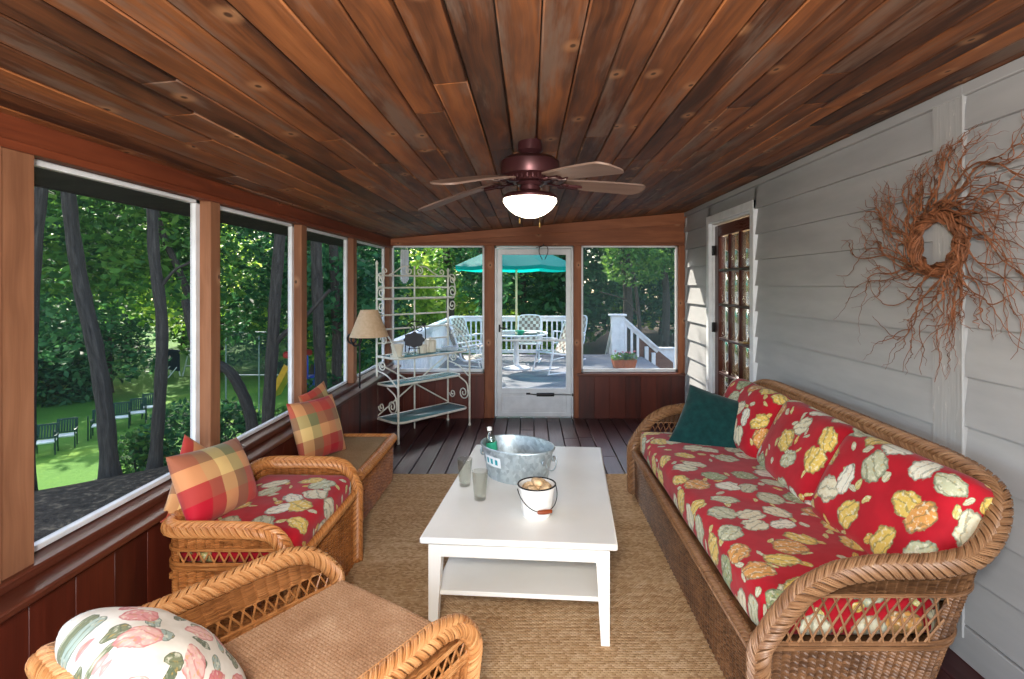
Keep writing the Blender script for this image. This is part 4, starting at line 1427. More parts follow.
# ------------------------------------------------------------------ twig wreath on the siding
wr = thing('twig_wreath', 'large swirling wreath of curly brown twigs hung on the grey siding', 'wreath', (XR - 0.036, 2.44, 1.785))
def vw(a, b, o):   # viewer's right, up, out from the wall
    return np.stack([-o, -a, b], -1)
mb = MB()
for k in range(24):
    t = np.linspace(0, 2 * PI, 44, endpoint=False)
    r0 = random.uniform(0.115, 0.165); ph = random.uniform(0, 6.28); fr = random.choice([3, 4, 5])
    rr = r0 + 0.016 * np.sin(fr * t + ph); oo = 0.026 + 0.014 * np.cos(fr * t + ph) + random.uniform(-.01, .015)
    mb.tube(vw(rr * np.cos(t), 0.88 * rr * np.sin(t), oo), random.uniform(0.0035, 0.006), 5, closed=True, rnd=random.random())
mb.build('wreath_ring', MT['twig'], wr)
mb = MB()
rs = np.random.default_rng(5)
def twig(a0, b0, o0, ang, L, r0, curl, depth=0):
    n = 22
    st = L / n
    pts = [(a0, b0, o0)]; a, b, o, th = a0, b0, o0, ang
    ph = rs.uniform(0, 6.28); fq = rs.uniform(0.35, 0.75); am = rs.uniform(0.14, 0.46)
    for i in range(n):
        th += curl / n + am * math.sin(fq * i + ph) * 0.75 + rs.normal(0, 0.035)
        a += st * math.cos(th); b += st * math.sin(th) - 0.0012 * i * st * 10
        o = max(0.004, o + rs.normal(0, 0.006) + (0.002 if o < 0.05 else -0.002))
        if b > 0.40 + 0.06 * math.sin(5 * a) or b < -0.62: break
        pts.append((a, b, o))
        if depth == 0 and i in (6, 10, 13) and rs.random() < 0.6:
            twig(a, b, o, th + rs.choice([-1, 1]) * rs.uniform(0.3, 0.7), L * (1 - i / n) * rs.uniform(0.6, 0.95), r0 * 0.6, rs.normal(0, 0.8), 1)
    if len(pts) < 4: return
    P = np.array(pts)
    mb.tube(vw(P[:, 0], P[:, 1], P[:, 2]), np.linspace(r0, r0 * 0.22, len(P)), 4, caps=False, rnd=rs.random())
for k in range(86):
    al = rs.uniform(0, 2 * PI)
    r = rs.uniform(0.11, 0.17)
    a, b = r * math.cos(al), r * math.sin(al)
    tang = al - PI / 2
    ang = tang + rs.uniform(0.25, 0.9)
    horiz = abs(math.cos(ang))
    L = rs.uniform(0.32, 0.58) + 0.28 * horiz * rs.random()
    L *= 0.62 + 0.5 * horiz
    twig(a, b, rs.uniform(0.02, 0.06), ang, L, rs.uniform(0.0028, 0.005), rs.uniform(-2.2, 0.7))
mb.build('twig_foliage', MT['twig'], wr)

# ------------------------------------------------------------------ baker's rack in the far corner
FL, FR, BL, BR = [np.array(p) for p in ((-1.315, 5.49), (-0.685, 6.23), (-1.595, 5.73), (-0.965, 6.47))]
ctr = (FL + FR + BL + BR) / 4
wv = nrm(FR - FL); dv = nrm(np.array([wv[1], -wv[0]]))       # dv points to the viewer
rk = thing('bakers_rack', 'white scrolled wrought iron rack with glass shelves in the far corner', 'shelf rack', (ctr[0], ctr[1], 0), math.atan2(wv[1], wv[0]))
hw = np.linalg.norm(FR - FL) / 2; hd = np.linalg.norm(BL - FL) / 2
RB = 0.011
def rod(mb, pts, r=RB, n=None, closed=False):
    mb.tube(np.array(pts, float) if n is None else spline(pts, n, closed), r, 8, closed=closed)
def scroll(mb, c, e1, e2, R, turns=1.4, a0=0.0, sgn=1, r=0.007):
    t = np.linspace(0, 1, 34)
    rr = R * (1 - 0.82 * t)
    an = a0 + sgn * t * turns * 2 * PI
    P = np.array(c)[None] + (rr * np.cos(an))[:, None] * np.array(e1, float) + (rr * np.sin(an))[:, None] * np.array(e2, float)
    mb.tube(P, r, 6)
    return P[0]
X3, Y3, Z3 = np.eye(3)
mb = MB()
for sx in (-1, 1):
    rod(mb, [(sx * hw, hd, 0), (sx * hw, hd, 1.80 if sx < 0 else 1.74)]); rod(mb, [(sx * hw, -hd, 0), (sx * hw, -hd, 0.84)])
    mb.lathe([(0, -0.03), (0.012, -0.02), (0.016, 0), (0.008, 0.018), (0, 0.03)], (sx * hw, hd, 1.82 if sx < 0 else 1.76), 10)
    for sy in (-1, 1):
        mb.lathe([(0, 0), (0.016, 0), (0.016, 0.02), (0.01, 0.03), (0, 0.03)], (sx * hw, sy * hd, 0), 10)
rod(mb, [(0, hd, 0), (0, hd, 1.80)], 0.009)
for z in (1.69, 1.56, 1.27, 1.12, 0.98):
    rod(mb, [(-hw, hd, z), (hw, hd, z)], 0.009)
rod(mb, [(-hw, hd, 0.22), (hw, hd, 0.78)], 0.008); rod(mb, [(-hw, hd, 0.78), (hw, hd, 0.22)], 0.008)
mb.build('rack_frame', MT['rack_white'], rk)
mb = MB(); SCR = mb
# crest scrolls on the top bar
for sx in (-1, 1):
    scroll(mb, (sx * 0.07, hd, 1.745), X3, Z3, 0.05, 1.3, PI / 2 if sx > 0 else PI / 2, -sx)
    rod(mb, [(sx * 0.07, hd, 1.795), (sx * 0.16, hd, 1.79), (sx * 0.26, hd, 1.73), (sx * 0.33, hd, 1.70)], 0.007, 20)
    scroll(mb, (sx * (hw - 0.10), hd, 1.735), X3, Z3, 0.04, 1.2, -PI / 2, sx)
SCR.build('crest_scrollwork', MT['rack_white'], rk)
# side scrolls
for sx in (-1, 1):
    mb = MB()
    for z, R in ((1.655, 0.066), (1.515, 0.07), (1.36, 0.066)):
        scroll(mb, (sx * hw, hd - R - 0.008, z), Y3, Z3, R, 1.5, 0.0, 1 if z > 1.4 else -1)
    rod(mb, [(sx * hw, hd, 1.72), (sx * hw, hd - 0.10, 1.63), (sx * hw, hd - 0.13, 1.52), (sx * hw, hd - 0.09, 1.44), (sx * hw, hd, 1.445)], 0.007, 24)
    mb.build('side_scrollwork', MT['rack_white'], rk); mb = MB()
    scroll(mb, (sx * hw, hd - 0.12, 1.02), Y3, Z3, 0.06, 1.5, 0, 1)
    rod(mb, [(sx * hw, hd, 1.12), (sx * hw, hd - 0.14, 1.10), (sx * hw, -hd + 0.10, 1.0), (sx * hw, -hd, 0.85)], 0.008, 20)
    scroll(mb, (sx * hw, hd - 0.10, 0.76), Y3, Z3, 0.055, 1.5, 0, -1)
    rod(mb, [(sx * hw, hd, 0.70), (sx * hw, 0, 0.66), (sx * hw, -hd + 0.02, 0.56)], 0.007, 16)
    scroll(mb, (sx * hw, -hd + 0.10, 0.36), Y3, Z3, 0.075, 1.6, PI, 1)
    rod(mb, [(sx * hw, -hd + 0.025, 0.36), (sx * hw, -hd + 0.05, 0.47), (sx * hw, 0, 0.54)], 0.008, 16)
    scroll(mb, (sx * hw, hd - 0.08, 0.33), Y3, Z3, 0.05, 1.4, 0, -1)
    mb.build('side_scrollwork', MT['rack_white'], rk)
def shelf(z, y0, y1, rail=0.012, ext=0.0):
    r = 0.10 if y1 - y0 > 0.25 else 0.05
    pts = []
    xa, xb = -hw - ext, hw + ext
    for cx, cy, a0 in ((xb - r, y1 - 0.02, 0), (xa + 0.02, y1 - 0.02, PI / 2), (xa + r, y0 + r, PI), (xb - r, y0 + r, 1.5 * PI)):
        rr = r if cy < (y0 + y1) / 2 else 0.02
        cxx = cx if rr == r else (xb - 0.02 if a0 == 0 else xa + 0.02)
        for q in np.linspace(0, PI / 2, 7):
            pts.append((cxx + rr * math.cos(a0 + q), cy + rr * math.sin(a0 + q)))
    pts = np.array(pts)
    s_ = bpy.data.objects.new('shelf', None); COL.objects.link(s_); s_.parent = rk
    m1 = MB(); m1.prism(pts * 0.99, X3, Y3, (0, 0, 0.006), (0, 0.002, z)); m1.build('glass_panel', MT['glass_teal'], s_, smooth=False)
    m2 = MB(); m2.tube(np.column_stack([pts, np.full(len(pts), z)]), rail, 8, closed=True); m2.build('shelf_rail', MT['rack_white'], s_)
shelf(0.845, -hd, hd); shelf(0.56, -hd + 0.11, hd); shelf(0.20, -hd, hd)
shelf(1.445, hd - 0.13, hd, 0.010)

M4 = rk.rotation_euler.z
def rkp(lx, ly, z):
    c, s_ = math.cos(M4), math.sin(M4)
    return (ctr[0] + c * lx - s_ * ly, ctr[1] + s_ * lx + c * ly, z)
SZ = 0.853
pt = thing('ceramic_pot', 'white crackled flower pot at the front corner of the rack top shelf', 'pot', rkp(-0.40, -0.05, SZ))
mb = MB(); mb.lathe([(0, 0), (0.045, 0), (0.062, 0.11), (0.066, 0.112), (0.066, 0.13), (0.058, 0.13), (0.054, 0.115), (0.04, 0.01), (0, 0.01)], seg=28); mb.build('pot_body', MT['canister'], pt)
mb = MB(); mb.lathe([(0, 0.0), (0.07, 0.0), (0.074, 0.014), (0.066, 0.014), (0.0, 0.006)], (0, 0, -0.001), 28); mb.build('saucer', MT['canister'], pt)
for (lx, ly, R, H, lab) in ((-0.045, 0.0, 0.045, 0.105, 'smaller cream ribbed canister beside the dark plaque on the rack'), (0.085, 0.02, 0.062, 0.15, 'taller cream ribbed canister with knob lid on the white rack')):
    cn = thing('canister', lab, 'canister', rkp(lx, ly, SZ), 0, 'ribbed canisters on the rack')
    mb = MB()
    a = np.linspace(0, 2 * PI, 96, endpoint=False); zz = np.array([0, 0.004, H * 0.15, H * 0.8, H * 0.86])
    rr = R * (1 + 0.05 * np.cos(16 * a))[:, None] * np.array([0.92, 1, 1.02, 1.02, 0.96])[None]
    mb.grid(np.stack([rr * np.cos(a)[:, None], rr * np.sin(a)[:, None], np.broadcast_to(zz, rr.shape)], -1), cu=True)
    mb.lathe([(0, 0.001), (R * 0.92, 0.001)], seg=24)
    mb.build('canister_body', MT['canister'], cn)
    mb = MB(); mb.lathe([(R * 0.98, H * 0.84), (R * 1.02, H * 0.87), (R * 0.9, H * 0.93), (R * 0.25, H * 0.97), (R * 0.2, H), (R * 0.28, H * 1.05), (0, H * 1.09)], seg=28); mb.build('lid', MT['canister'], cn)
pq = thing('plaque_stand', 'dark scalloped plaque on a wire easel standing on the rack top shelf', 'plaque', rkp(-0.17, -0.03, SZ), 0.1)
a = np.linspace(0, 2 * PI, 64, endpoint=False); rr = 1 + 0.07 * np.cos(8 * a)
mb = MB(); mb.prism(np.stack([0.105 * rr * np.cos(a), 0.078 * rr * np.sin(a)], -1), X3, Z3, (0, 0.012, 0), (0, -0.006, 0.155)); mb.build('plaque', MT['darkslate'], pq)
mb = MB()
for sx in (-1, 1): rod(mb, [(sx * 0.06, -0.02, 0.0), (sx * 0.045, 0.012, 0.10), (sx * 0.012, 0.03, 0.24)], 0.004, 14)
rod(mb, [(0, 0.09, 0), (0, 0.03, 0.24)], 0.004); rod(mb, [(-0.06, -0.015, 0.065), (0.06, -0.015, 0.065)], 0.004)
rod(mb, [(-0.058, -0.01, 0.03), (-0.045, 0.02, 0.066)], 0.004); 
mb.build('wire_easel', MT['black'], pq)
# arched wire plate stand behind
ar = thing('plate_stand', 'arched scrolled wire stand behind the plaque on the rack', 'plate stand', rkp(-0.03, 0.13, SZ), 0.0)
mb = MB()
t_ = np.linspace(0, PI, 20)
mb.tube(np.stack([0.11 * np.cos(t_), 0 * t_, 0.23 + 0.11 * np.sin(t_)], -1), 0.006, 8)
for sx in (-1, 1): rod(mb, [(sx * 0.11, 0, 0.23), (sx * 0.11, 0, 0)], 0.006)
rod(mb, [(-0.11, 0, 0.12), (0.11, 0, 0.12)], 0.005)
for sx in (-1, 1): scroll(mb, (sx * 0.05, 0, 0.26), X3, Z3, 0.045, 1.3, PI / 2, sx, 0.005)
mb.build('wire_arch', MT['black'], ar)
# folded cloths
cl = MB()
for k in range(3):
    cl.box((0, 0, 0.008 + k * 0.013), (0.19 - 0.01 * k, 0.15, 0.012), rotz(0.1 * k), 0.005)
tag(cl.build('folded_napkin', MT['towel'], loc=rkp(0.33, -0.02, SZ)), 'folded pale blue cloth at the window end of the rack shelf', 'cloth')

# ------------------------------------------------------------------ floor lamp by the window posts
lp = thing('floor_lamp', 'slim black floor lamp with a tan cone shade by the window wall', 'lamp', (-1.585, 5.12, 0))
mb = MB(); mb.lathe([(0, 0), (0.085, 0), (0.087, 0.012), (0.03, 0.025), (0.012, 0.045), (0, 0.045)], (0, 0, 0), 28); mb.build('base', MT['black'], lp)
mb = MB(); mb.tube([(0, 0, 0.03), (0, 0, 1.18)], 0.008, 8); mb.build('pole', MT['black'], lp)
mb = MB()
mb.tube(spline([(0, 0, 1.15), (-0.05, -0.04, 1.14), (-0.06, -0.06, 1.08), (-0.02, -0.07, 1.03), (0.02, -0.05, 1.06), (0.03, -0.03, 1.11)], 30), 0.009, 8)
scroll(mb, (-0.05, -0.05, 1.09), X3, Z3, 0.055, 1.3, PI / 2, 1, 0.008)
mb.tube([(0, 0, 1.10), (0.10, -0.04, 1.10)], 0.008, 8); mb.tube([(0.10, -0.04, 1.09), (0.10, -0.04, 1.22)], 0.010, 8)
mb.build('swing_arm', MT['black'], lp)
mb = MB(); mb.lathe([(0.175, 1.115), (0.078, 1.36), (0.076, 1.36), (0.173, 1.115)], (0.10, -0.04, 0), 40); mb.build('lamp_shade', MT['shade'], lp)
mb = MB(); mb.lathe([(0, 1.21), (0.018, 1.21), (0.03, 1.26), (0.02, 1.30), (0, 1.305)], (0.10, -0.04, 0), 16); mb.build('bulb', MT['enamel'], lp)

# wire ornament at the head of the screen door
wo = MB()
for sx in (-1, 1):
    wo.tube(spline([(0.0, 0, 0.01), (sx * 0.045, -0.01, -0.01), (sx * 0.05, -0.012, -0.08), (sx * 0.015, -0.012, -0.16)], 18), 0.004, 6)
wo.tube([(0, 0, 0.01), (0, 0.0, 0.03)], 0.004, 6)
wo.tube([(-0.09, -0.01, -0.02), (-0.02, -0.01, -0.005), (0.0, 0, 0.01)], 0.003, 6)
tag(wo.build('wire_ornament', MT['black'], loc=(0.16, 6.535, 2.05)), 'thin dark wire ornament hanging at the head of the screen door', 'ornament')
# ------------------------------------------------------------------ ground outside
def gz(x, y):
    u = -0.6 * x + 0.8 * y
    u = np.asarray(u, float)
    t = np.clip((u - 9.4) / 8.0, 0, 1)
    z = -1.2 - 2.9 * (3 * t ** 2 - 2 * t ** 3)
    far = np.clip((u - 34) / 30, 0, 1)
    z = z + far * 1.2
    z = z + 0.10 * np.sin(x * 0.9) * np.sin(y * 0.8) * np.clip(1 - (u - 9) / 8, 0, 1)
    # east side of the deck: yard a little higher
    e = np.clip((x + 1) / 8, 0, 1)
    return z * (1 - e) + (-1.6) * e
gx = np.concatenate([np.linspace(-95, -24, 30), np.linspace(-23, 6, 76), np.linspace(7, 70, 32)])
gy = np.concatenate([np.linspace(-14, 0, 10), np.linspace(0.5, 30, 70), np.linspace(32, 110, 34)])
GX, GY = np.meshgrid(gx, gy, indexing='ij')
struct(MB().grid(np.stack([GX, GY, gz(GX, GY) - (np.abs(GX) < 2.4) * (GY < 14) * 0.0], -1)).build('ground', MT['ground'], angle=180))

# ------------------------------------------------------------------ deck
DZ = -0.08
mb = MB()
y = 6.74; k = 0
while y < 13.0:
    mb.box((0.35, y + 0.068, DZ - 0.019), (4.5, 0.132, 0.038), None, 0.004, random.random()); y += 0.139
struct(mb.build('deck_floor', MT['deck']))
struct(MB().box((0.35, 9.87, DZ - 0.16), (4.46, 6.25, 0.22)).build('trim_12', MT['stair_wood']))

def railing(name, label, p0, p1, n, zlo=DZ, h=0.93, cap=0.12):
    p0 = np.array(p0, float); p1 = np.array(p1, float)
    L = np.linalg.norm(p1 - p0); ang = math.atan2(p1[1] - p0[1], p1[0] - p0[0])
    r = thing(name, label, 'railing', (p0[0], p0[1], zlo), ang, 'white deck railings')
    MB().box((L / 2, 0, h - 0.02), (L + 0.08, cap, 0.04), None, 0.005).box((L / 2, 0, h - 0.085), (L, 0.04, 0.08), None, 0.004).build('top_rail', MT['rail_white'], r)
    MB().box((L / 2, 0, 0.10), (L, 0.04, 0.08), None, 0.004).build('bottom_rail', MT['rail_white'], r)
    for k in range(n):
        x = L * (k + 0.5) / n
        MB().box((x, 0, (h - 0.05 + 0.1) / 2), (0.038, 0.038, h - 0.2), None, 0.003).build('baluster', MT['rail_white'], r)
    for x in (0, L):
        MB().box((x, 0, h / 2 - 0.02), (0.09, 0.09, h - 0.02), None, 0.004).build('post', MT['rail_white'], r)
    return r
railing('deck_railing', 'white balustrade along the far side of the deck behind the patio table', (-1.80, 12.9), (1.05, 12.9), 24)
railing('deck_railing', 'white balustrade running along the left side of the deck', (-1.80, 6.95), (-1.80, 12.8), 44)
# stairs going down to the right with their railing
st = thing('stair_railing', 'white sloping stair railing with a broad newel post at the deck steps', 'railing', (2.02, 12.7, DZ), 0)
mb = MB(); mb.box((0, 0, 0.47), (0.30, 0.16, 0.94), None, 0.006); mb.box((0.0, 0, 0.965), (0.40, 0.24, 0.04), None, 0.008); mb.box((0.055, -0.085, 0.50), (0.02, 0.012, 0.74), None, 0.003)
mb.build('newel_post', MT['rail_white'], st)
sl_ = -math.radians(41.3)
mb = MB(); mb.box((0.535, 0, 0.545), (1.12, 0.13, 0.05), roty(-sl_), 0.006); mb.box((0.535, 0, 0.475), (1.06, 0.04, 0.09), roty(-sl_), 0.004); mb.build('handrail', MT['rail_white'], st)
for x in (0.19, 0.33, 0.47):
    zt_ = 0.93 - 0.88 * (x - 0.12) - 0.06
    MB().box((x, 0, zt_ - 0.40), (0.05, 0.05, 0.80), None, 0.003).build('baluster', MT['rail_white'], st)
for x, zt_ in ((0.66, 0.24), (0.82, 0.10)):
    MB().box((x, -0.05, zt_ - 0.40), (0.085, 0.06, 0.80), None, 0.004).build('baluster', MT['rail_white'], st)
mb = MB()
mb.prism([(0.48, 0.56), (0.95, 0.14), (1.30, -0.14), (1.30, -0.62), (0.48, -0.20)], (1, 0, 0), (0, 0, 1), (0, 0.05, 0), (0, 0.05, 0), 0.5)
mb.build('stringer', MT['stair_wood'], st)
# rail going down away from the newel
mb = MB(); R_ = rotx(-math.radians(38)); mb.box((-0.04, 1.0, 0.93 - 0.78 * 1.0), (0.12, 2.5, 0.05), R_, 0.005); mb.box((-0.04, 1.0, 0.85 - 0.78), (0.04, 2.4, 0.08), R_, 0.004); mb.build('far_handrail', MT['rail_white'], st)
for k in range(7):
    yy = 0.18 + 0.24 * k
    MB().box((-0.04, yy, 0.5 - 0.78 * yy), (0.04, 0.04, 0.80), None, 0.003).build('baluster', MT['rail_white'], st)
stp = MB()
for k in range(6): stp.box((1.45, 13.18 + 0.27 * k, DZ - 0.1 - 0.19 * k), (0.72, 0.29, 0.04), None, 0.004, random.random())
for xx in (1.07, 1.83): stp.box((xx, 13.85, DZ - 0.62), (0.04, 1.9, 0.26), rotx(-math.atan2(0.19, 0.27)), 0.004, .3)
tag(stp.build('deck_stairs', MT['deck']), 'grey wooden steps going down from the deck behind the newel post', 'stairs')
# white wall ledge beyond
lw = thing('side_fence', 'low white board fence beyond the stair railing', 'fence', (4.4, 14.8, -1.6))
MB().box((0, 0, 0.75), (2.6, 0.05, 1.4), None, 0.006).build('fence_panel', MT['rail_white'], lw); MB().box((0, 0, 1.47), (2.7, 0.12, 0.05), None, 0.006).build('top_rail', MT['rail_white'], lw)

# flower planter on the deck
fp = thing('flower_planter', 'terracotta trough of pink and green flowers at the top of the deck steps', 'planter', (1.88, 11.0, DZ), 0.1)
mb = MB()
pr = np.array([(-0.20, -0.09, 0), (0.20, -0.09, 0), (0.20, 0.09, 0), (-0.20, 0.09, 0)])
tp = pr * np.array([1.2, 1.25, 1]) + np.array([0, 0, 0.17]); tin = pr * np.array([1.08, 1.05, 1]) + np.array([0, 0, 0.16])
mb.grid(np.stack([pr, tp, tin], 1), cu=True); mb.build('trough', MT['terracotta'], fp, angle=30)
def leafcloud(mb, ctr, rad, n, size, rs, flat=0.0, shell=0.35):
    """leaf-shaped quads scattered through an ellipsoid"""
    d = nrm(rs.normal(size=(n, 3)))
    r = (shell + (1 - shell) * rs.random((n, 1))) ** 0.6
    c = np.array(ctr) + d * r * np.array(rad)
    a = nrm(rs.normal(size=(n, 3)) * np.array([1, 1, 0.6]))
    b = nrm(np.cross(a, nrm(rs.normal(size=(n, 3)) + np.array([0, 0, 1.0]))))
    s = size * rs.uniform(0.6, 1.3, (n, 1))
    nn = np.cross(a, b)
    P = np.stack([c - a * s, c + b * s * 0.5 + nn * s * 0.12, c + a * s, c - b * s * 0.5 + nn * s * 0.12], 1).reshape(-1, 3)
    f = np.arange(4 * n).reshape(n, 4)
    mb.add(P, f, P[:, :2], rs.random(n))
rs = np.random.default_rng(21)
mb = MB()
for k in range(5): leafcloud(mb, (-0.18 + 0.09 * k, 0, 0.22 + 0.02 * (k % 2)), (0.09, 0.1, 0.08), 60, 0.03, rs)
mb.build('plant_leaves', MT['leaf'], fp, angle=180)
mb = MB()
for k in range(6): leafcloud(mb, (-0.17 + 0.075 * k, rs.uniform(-.05, .05), 0.28 + rs.uniform(0, 0.06)), (0.025, 0.025, 0.02), 16, 0.016, rs)
mb.build('flower_blossoms', MT['petal_pink'], fp, angle=180)

# ------------------------------------------------------------------ patio table with umbrella
TX, TY = -0.27, 10.9
t = thing('patio_table', 'round glass patio table on a white pedestal under the teal umbrella', 'table', (TX, TY, DZ))
mb = MB(); mb.lathe([(0, 0.70), (0.60, 0.70), (0.60, 0.708), (0, 0.708)], seg=48); mb.build('glass_top', MT['glass_table'], t)
a = np.linspace(0, 2 * PI, 48, endpoint=False)
mb = MB(); mb.tube(np.stack([0.605 * np.cos(a), 0.605 * np.sin(a), 0 * a + 0.70], -1), 0.018, 8, closed=True)
mb.build('table_rim', MT['rail_white'], t)
mb = MB(); mb.lathe([(0, 0), (0.26, 0), (0.26, 0.03), (0.06, 0.07), (0.05, 0.12), (0.05, 0.64), (0.14, 0.69), (0, 0.69)], seg=32); mb.build('pedestal', MT['rail_white'], t)
um = thing('patio_umbrella', 'teal canvas umbrella on a pale wooden pole through the patio table', 'umbrella', (TX, TY, DZ))
mb = MB(); mb.tube([(0, 0, 0.0), (0, 0, 2.56)], 0.021, 12); mb.build('pole', m_plain('pale_umbrella_pole', (222, 206, 160), 0.45), um)
mb = MB()
n8 = 8; segs = 10
for k in range(n8):
    a0, a1 = 2 * PI * (k + 0.5) / n8, 2 * PI * (k + 1.5) / n8
    q = np.linspace(0, 1, 7); rr = np.linspace(0.03, 1.24, 9)
    Q, Rr = np.meshgrid(q, rr, indexing='ij')
    ex = (1 - Q) * math.cos(a0) + Q * math.cos(a1); ey = (1 - Q) * math.sin(a0) + Q * math.sin(a1)
    sag = 0.05 * np.sin(PI * Q) * (Rr / 1.24) ** 2
    mb.grid(np.stack([ex * Rr, ey * Rr, 2.56 - 0.53 * (Rr / 1.24) ** 1.05 - sag * 0.6], -1))
    ed = np.stack([ex[:, -1] * 1.24, ey[:, -1] * 1.24, 2.03 - sag[:, -1] * 0.6], -1)
    lo = ed.copy(); lo[:, 2] -= 0.07
    mb.grid(np.stack([ed, lo], 1))
mb.lathe([(0.0, 2.60), (0.02, 2.59), (0.035, 2.565), (0.03, 2.555)], seg=16)
mb.build('canopy', MT['umbrella'], um, angle=30)
for k in range(n8):
    a0 = 2 * PI * (k + 0.5) / n8
    mb = MB(); mb.tube([(0.03 * math.cos(a0), 0.03 * math.sin(a0), 2.53), (1.2 * math.cos(a0), 1.2 * math.sin(a0), 2.02)], 0.008, 6); mb.tube([(0.02 * math.cos(a0), 0.02 * math.sin(a0), 2.0), (0.62 * math.cos(a0), 0.62 * math.sin(a0), 2.28)], 0.006, 6)
    mb.build('rib', MT['rail_white'], um)
tz = DZ + 0.709
pl_ = MB(); pl_.lathe([(0, 0.004), (0.08, 0.004), (0.125, 0.02), (0.13, 0.02), (0.085, 0.0), (0, 0)], seg=28)
tag(pl_.build('plate', MT['enamel'], loc=(TX + 0.28, TY - 0.1, tz)), 'white plate on the glass patio table', 'plate')
bw = MB(); bw.lathe([(0, 0.0), (0.05, 0.0), (0.11, 0.07), (0.107, 0.07), (0.05, 0.008), (0, 0.008)], seg=28)
tag(bw.build('bowl', MT['label_green'], loc=(TX + 0.08, TY - 0.25, tz)), 'green bowl on the glass patio table', 'bowl')

# patio chairs: white tubular frame with woven sling
def patio_chair(loc, rz, label):
    c = thing('patio_chair', label, 'chair', loc, rz, 'woven sling chairs on the deck')
    for sx in (-1, 1):
        x = sx * 0.27
        mb = MB(); mb.tube(spline([(x, 0.30, 0.015), (x, -0.26, 0.015), (x, -0.30, 0.04), (x, -0.22, 0.34), (x, -0.20, 0.62), (x, -0.12, 0.64), (x, 0.25, 0.60)], 40), 0.015, 8)
        mb.build('leg', MT['rail_white'], c)
    mb = MB()
    P = [(-0.25, -0.24, 0.40), (-0.25, 0.20, 0.36), (-0.25, 0.30, 0.56), (-0.25, 0.42, 0.90), (-0.15, 0.45, 0.97), (0.15, 0.45, 0.97), (0.25, 0.42, 0.90), (0.25, 0.30, 0.56), (0.25, 0.20, 0.36), (0.25, -0.24, 0.40)]
    mb.tube(spline(P, 70, closed=True), 0.015, 8); mb.tube([(-0.27, -0.2, 0.38), (0.27, -0.2, 0.38)], 0.012, 8); mb.tube([(-0.27, 0.22, 0.37), (0.27, 0.22, 0.37)], 0.012, 8)
    mb.build('chair_frame', MT['rail_white'], c)
    def sl(u, v):
        s_ = np.interp(v, [0, 1], [0, 1])
        y = np.interp(s_, [0, 0.44, 0.6, 1], [-0.23, 0.18, 0.285, 0.44]); z = np.interp(s_, [0, 0.44, 0.6, 1], [0.40, 0.362, 0.53, 0.955])
        return np.stack([(2 * u - 1) * 0.24, y, z + 0.01], -1)
    U, Vv = np.meshgrid(np.linspace(0, 1, 6), np.linspace(0, 1, 24), indexing='ij')
    A = sl(U, Vv); B = A - np.array([0, 0, 0.006])
    mb = MB(); mb.grid(A, np.stack([U * 0.5, Vv * 1.05], -1)); mb.grid(B[::-1], np.stack([U * 0.5, Vv * 1.05], -1)); mb.build('woven_sling', MT['strap'], c, angle=180)
    return c
p1 = patio_chair((0.46, 10.50, DZ), math.radians(-58), 'woven sling chair on the right of the patio table')
for loc, rz, lab in (((-0.05, 12.05, DZ), math.radians(-6), 'woven sling chair between the patio table and the far railing'),
                     ((-1.15, 11.4, DZ), math.radians(62), 'woven sling chair left of the patio table against the side railing'),
                     ((0.85, 12.1, DZ), math.radians(-30), 'woven sling chair behind the right-hand one near the railing corner'),
                     ((-1.02, 9.75, DZ), math.radians(110), 'woven sling chair nearest the porch, seen through the iron rack')):
    dup(p1, loc, rz, lab)

# wind chime outside the corner window
wc = thing('wind_chime', 'white tubular wind chime hanging outside the window above the rack', 'wind chime', (-1.58, 6.93, 2.07))
mb = MB(); mb.lathe([(0, 0), (0.05, 0), (0.05, -0.012), (0, -0.012)], seg=20); mb.tube([(0, 0, 0), (0, 0, 0.12)], 0.002, 5); mb.build('chime_top', MT['rail_white'], wc)
for k in range(6):
    a = 2 * PI * k / 6
    x, y = 0.04 * math.cos(a), 0.04 * math.sin(a); l = 0.38 + 0.02 * (k % 3)
    mb = MB(); mb.tube([(x, y, -0.012), (x, y, -0.04)], 0.0015, 4); mb.tube([(x, y, -0.04), (x, y, -0.04 - l)], 0.0115, 8); mb.build('chime_tube', MT['rail_white'], wc)

# ------------------------------------------------------------------ trees
def px(pxx, py, y): return ((pxx - 530) * y / 550.0, y, 1.6 - (py - 284) * y / 550.0)
def tree(name, label, paths, crowns, leaf, size, cat='tree', group=None, seed=0, z0=None):
    rs = np.random.default_rng(seed)
    base = np.array(paths[0][0][0], float)
    o = thing(name, label, cat, tuple(base), 0, group)
    for k, (pts, r0, r1) in enumerate(paths):
        mb = MB()
        P = spline(np.array(pts) - base, max(12, len(pts) * 6)); n = len(P)
        rr = np.linspace(r0, r1, n)
        if k == 0: rr[:3] *= np.array([1.5, 1.2, 1.08])
        rr = rr * (1 + 0.05 * np.sin(np.arange(n) * 1.7))
        mb.tube(P, rr, 10, n0=(1, 0, 0))
        mb.build('trunk' if k == 0 else 'branch', MT['bark'], o, angle=180)
    if crowns:
        mb = MB()
        for (c, r, n) in crowns: leafcloud(mb, np.array(c) - base, r, n, size, rs)
        mb.build('foliage', leaf, o, smooth=False)
    return o
def dn(p, y):   # a foot a little below the ground
    x, yy, z = p; return (x, yy, float(gz(x, yy)) - 0.15)
def ext(p, q, h):  # carry on from p through q up to height h
    p = np.array(p); q = np.array(q); t = (h - q[2]) / max(q[2] - p[2], 1e-3); return tuple(q + (q - p) * t * 0.8)
Y = 8.6
T1 = [dn(px(111, 466, Y), Y), px(105, 410, Y), px(96, 352, Y), px(83, 295, Y), px(73, 235, Y), px(68, 190, Y)]; T1.append(ext(T1[-2], T1[-1], 7))
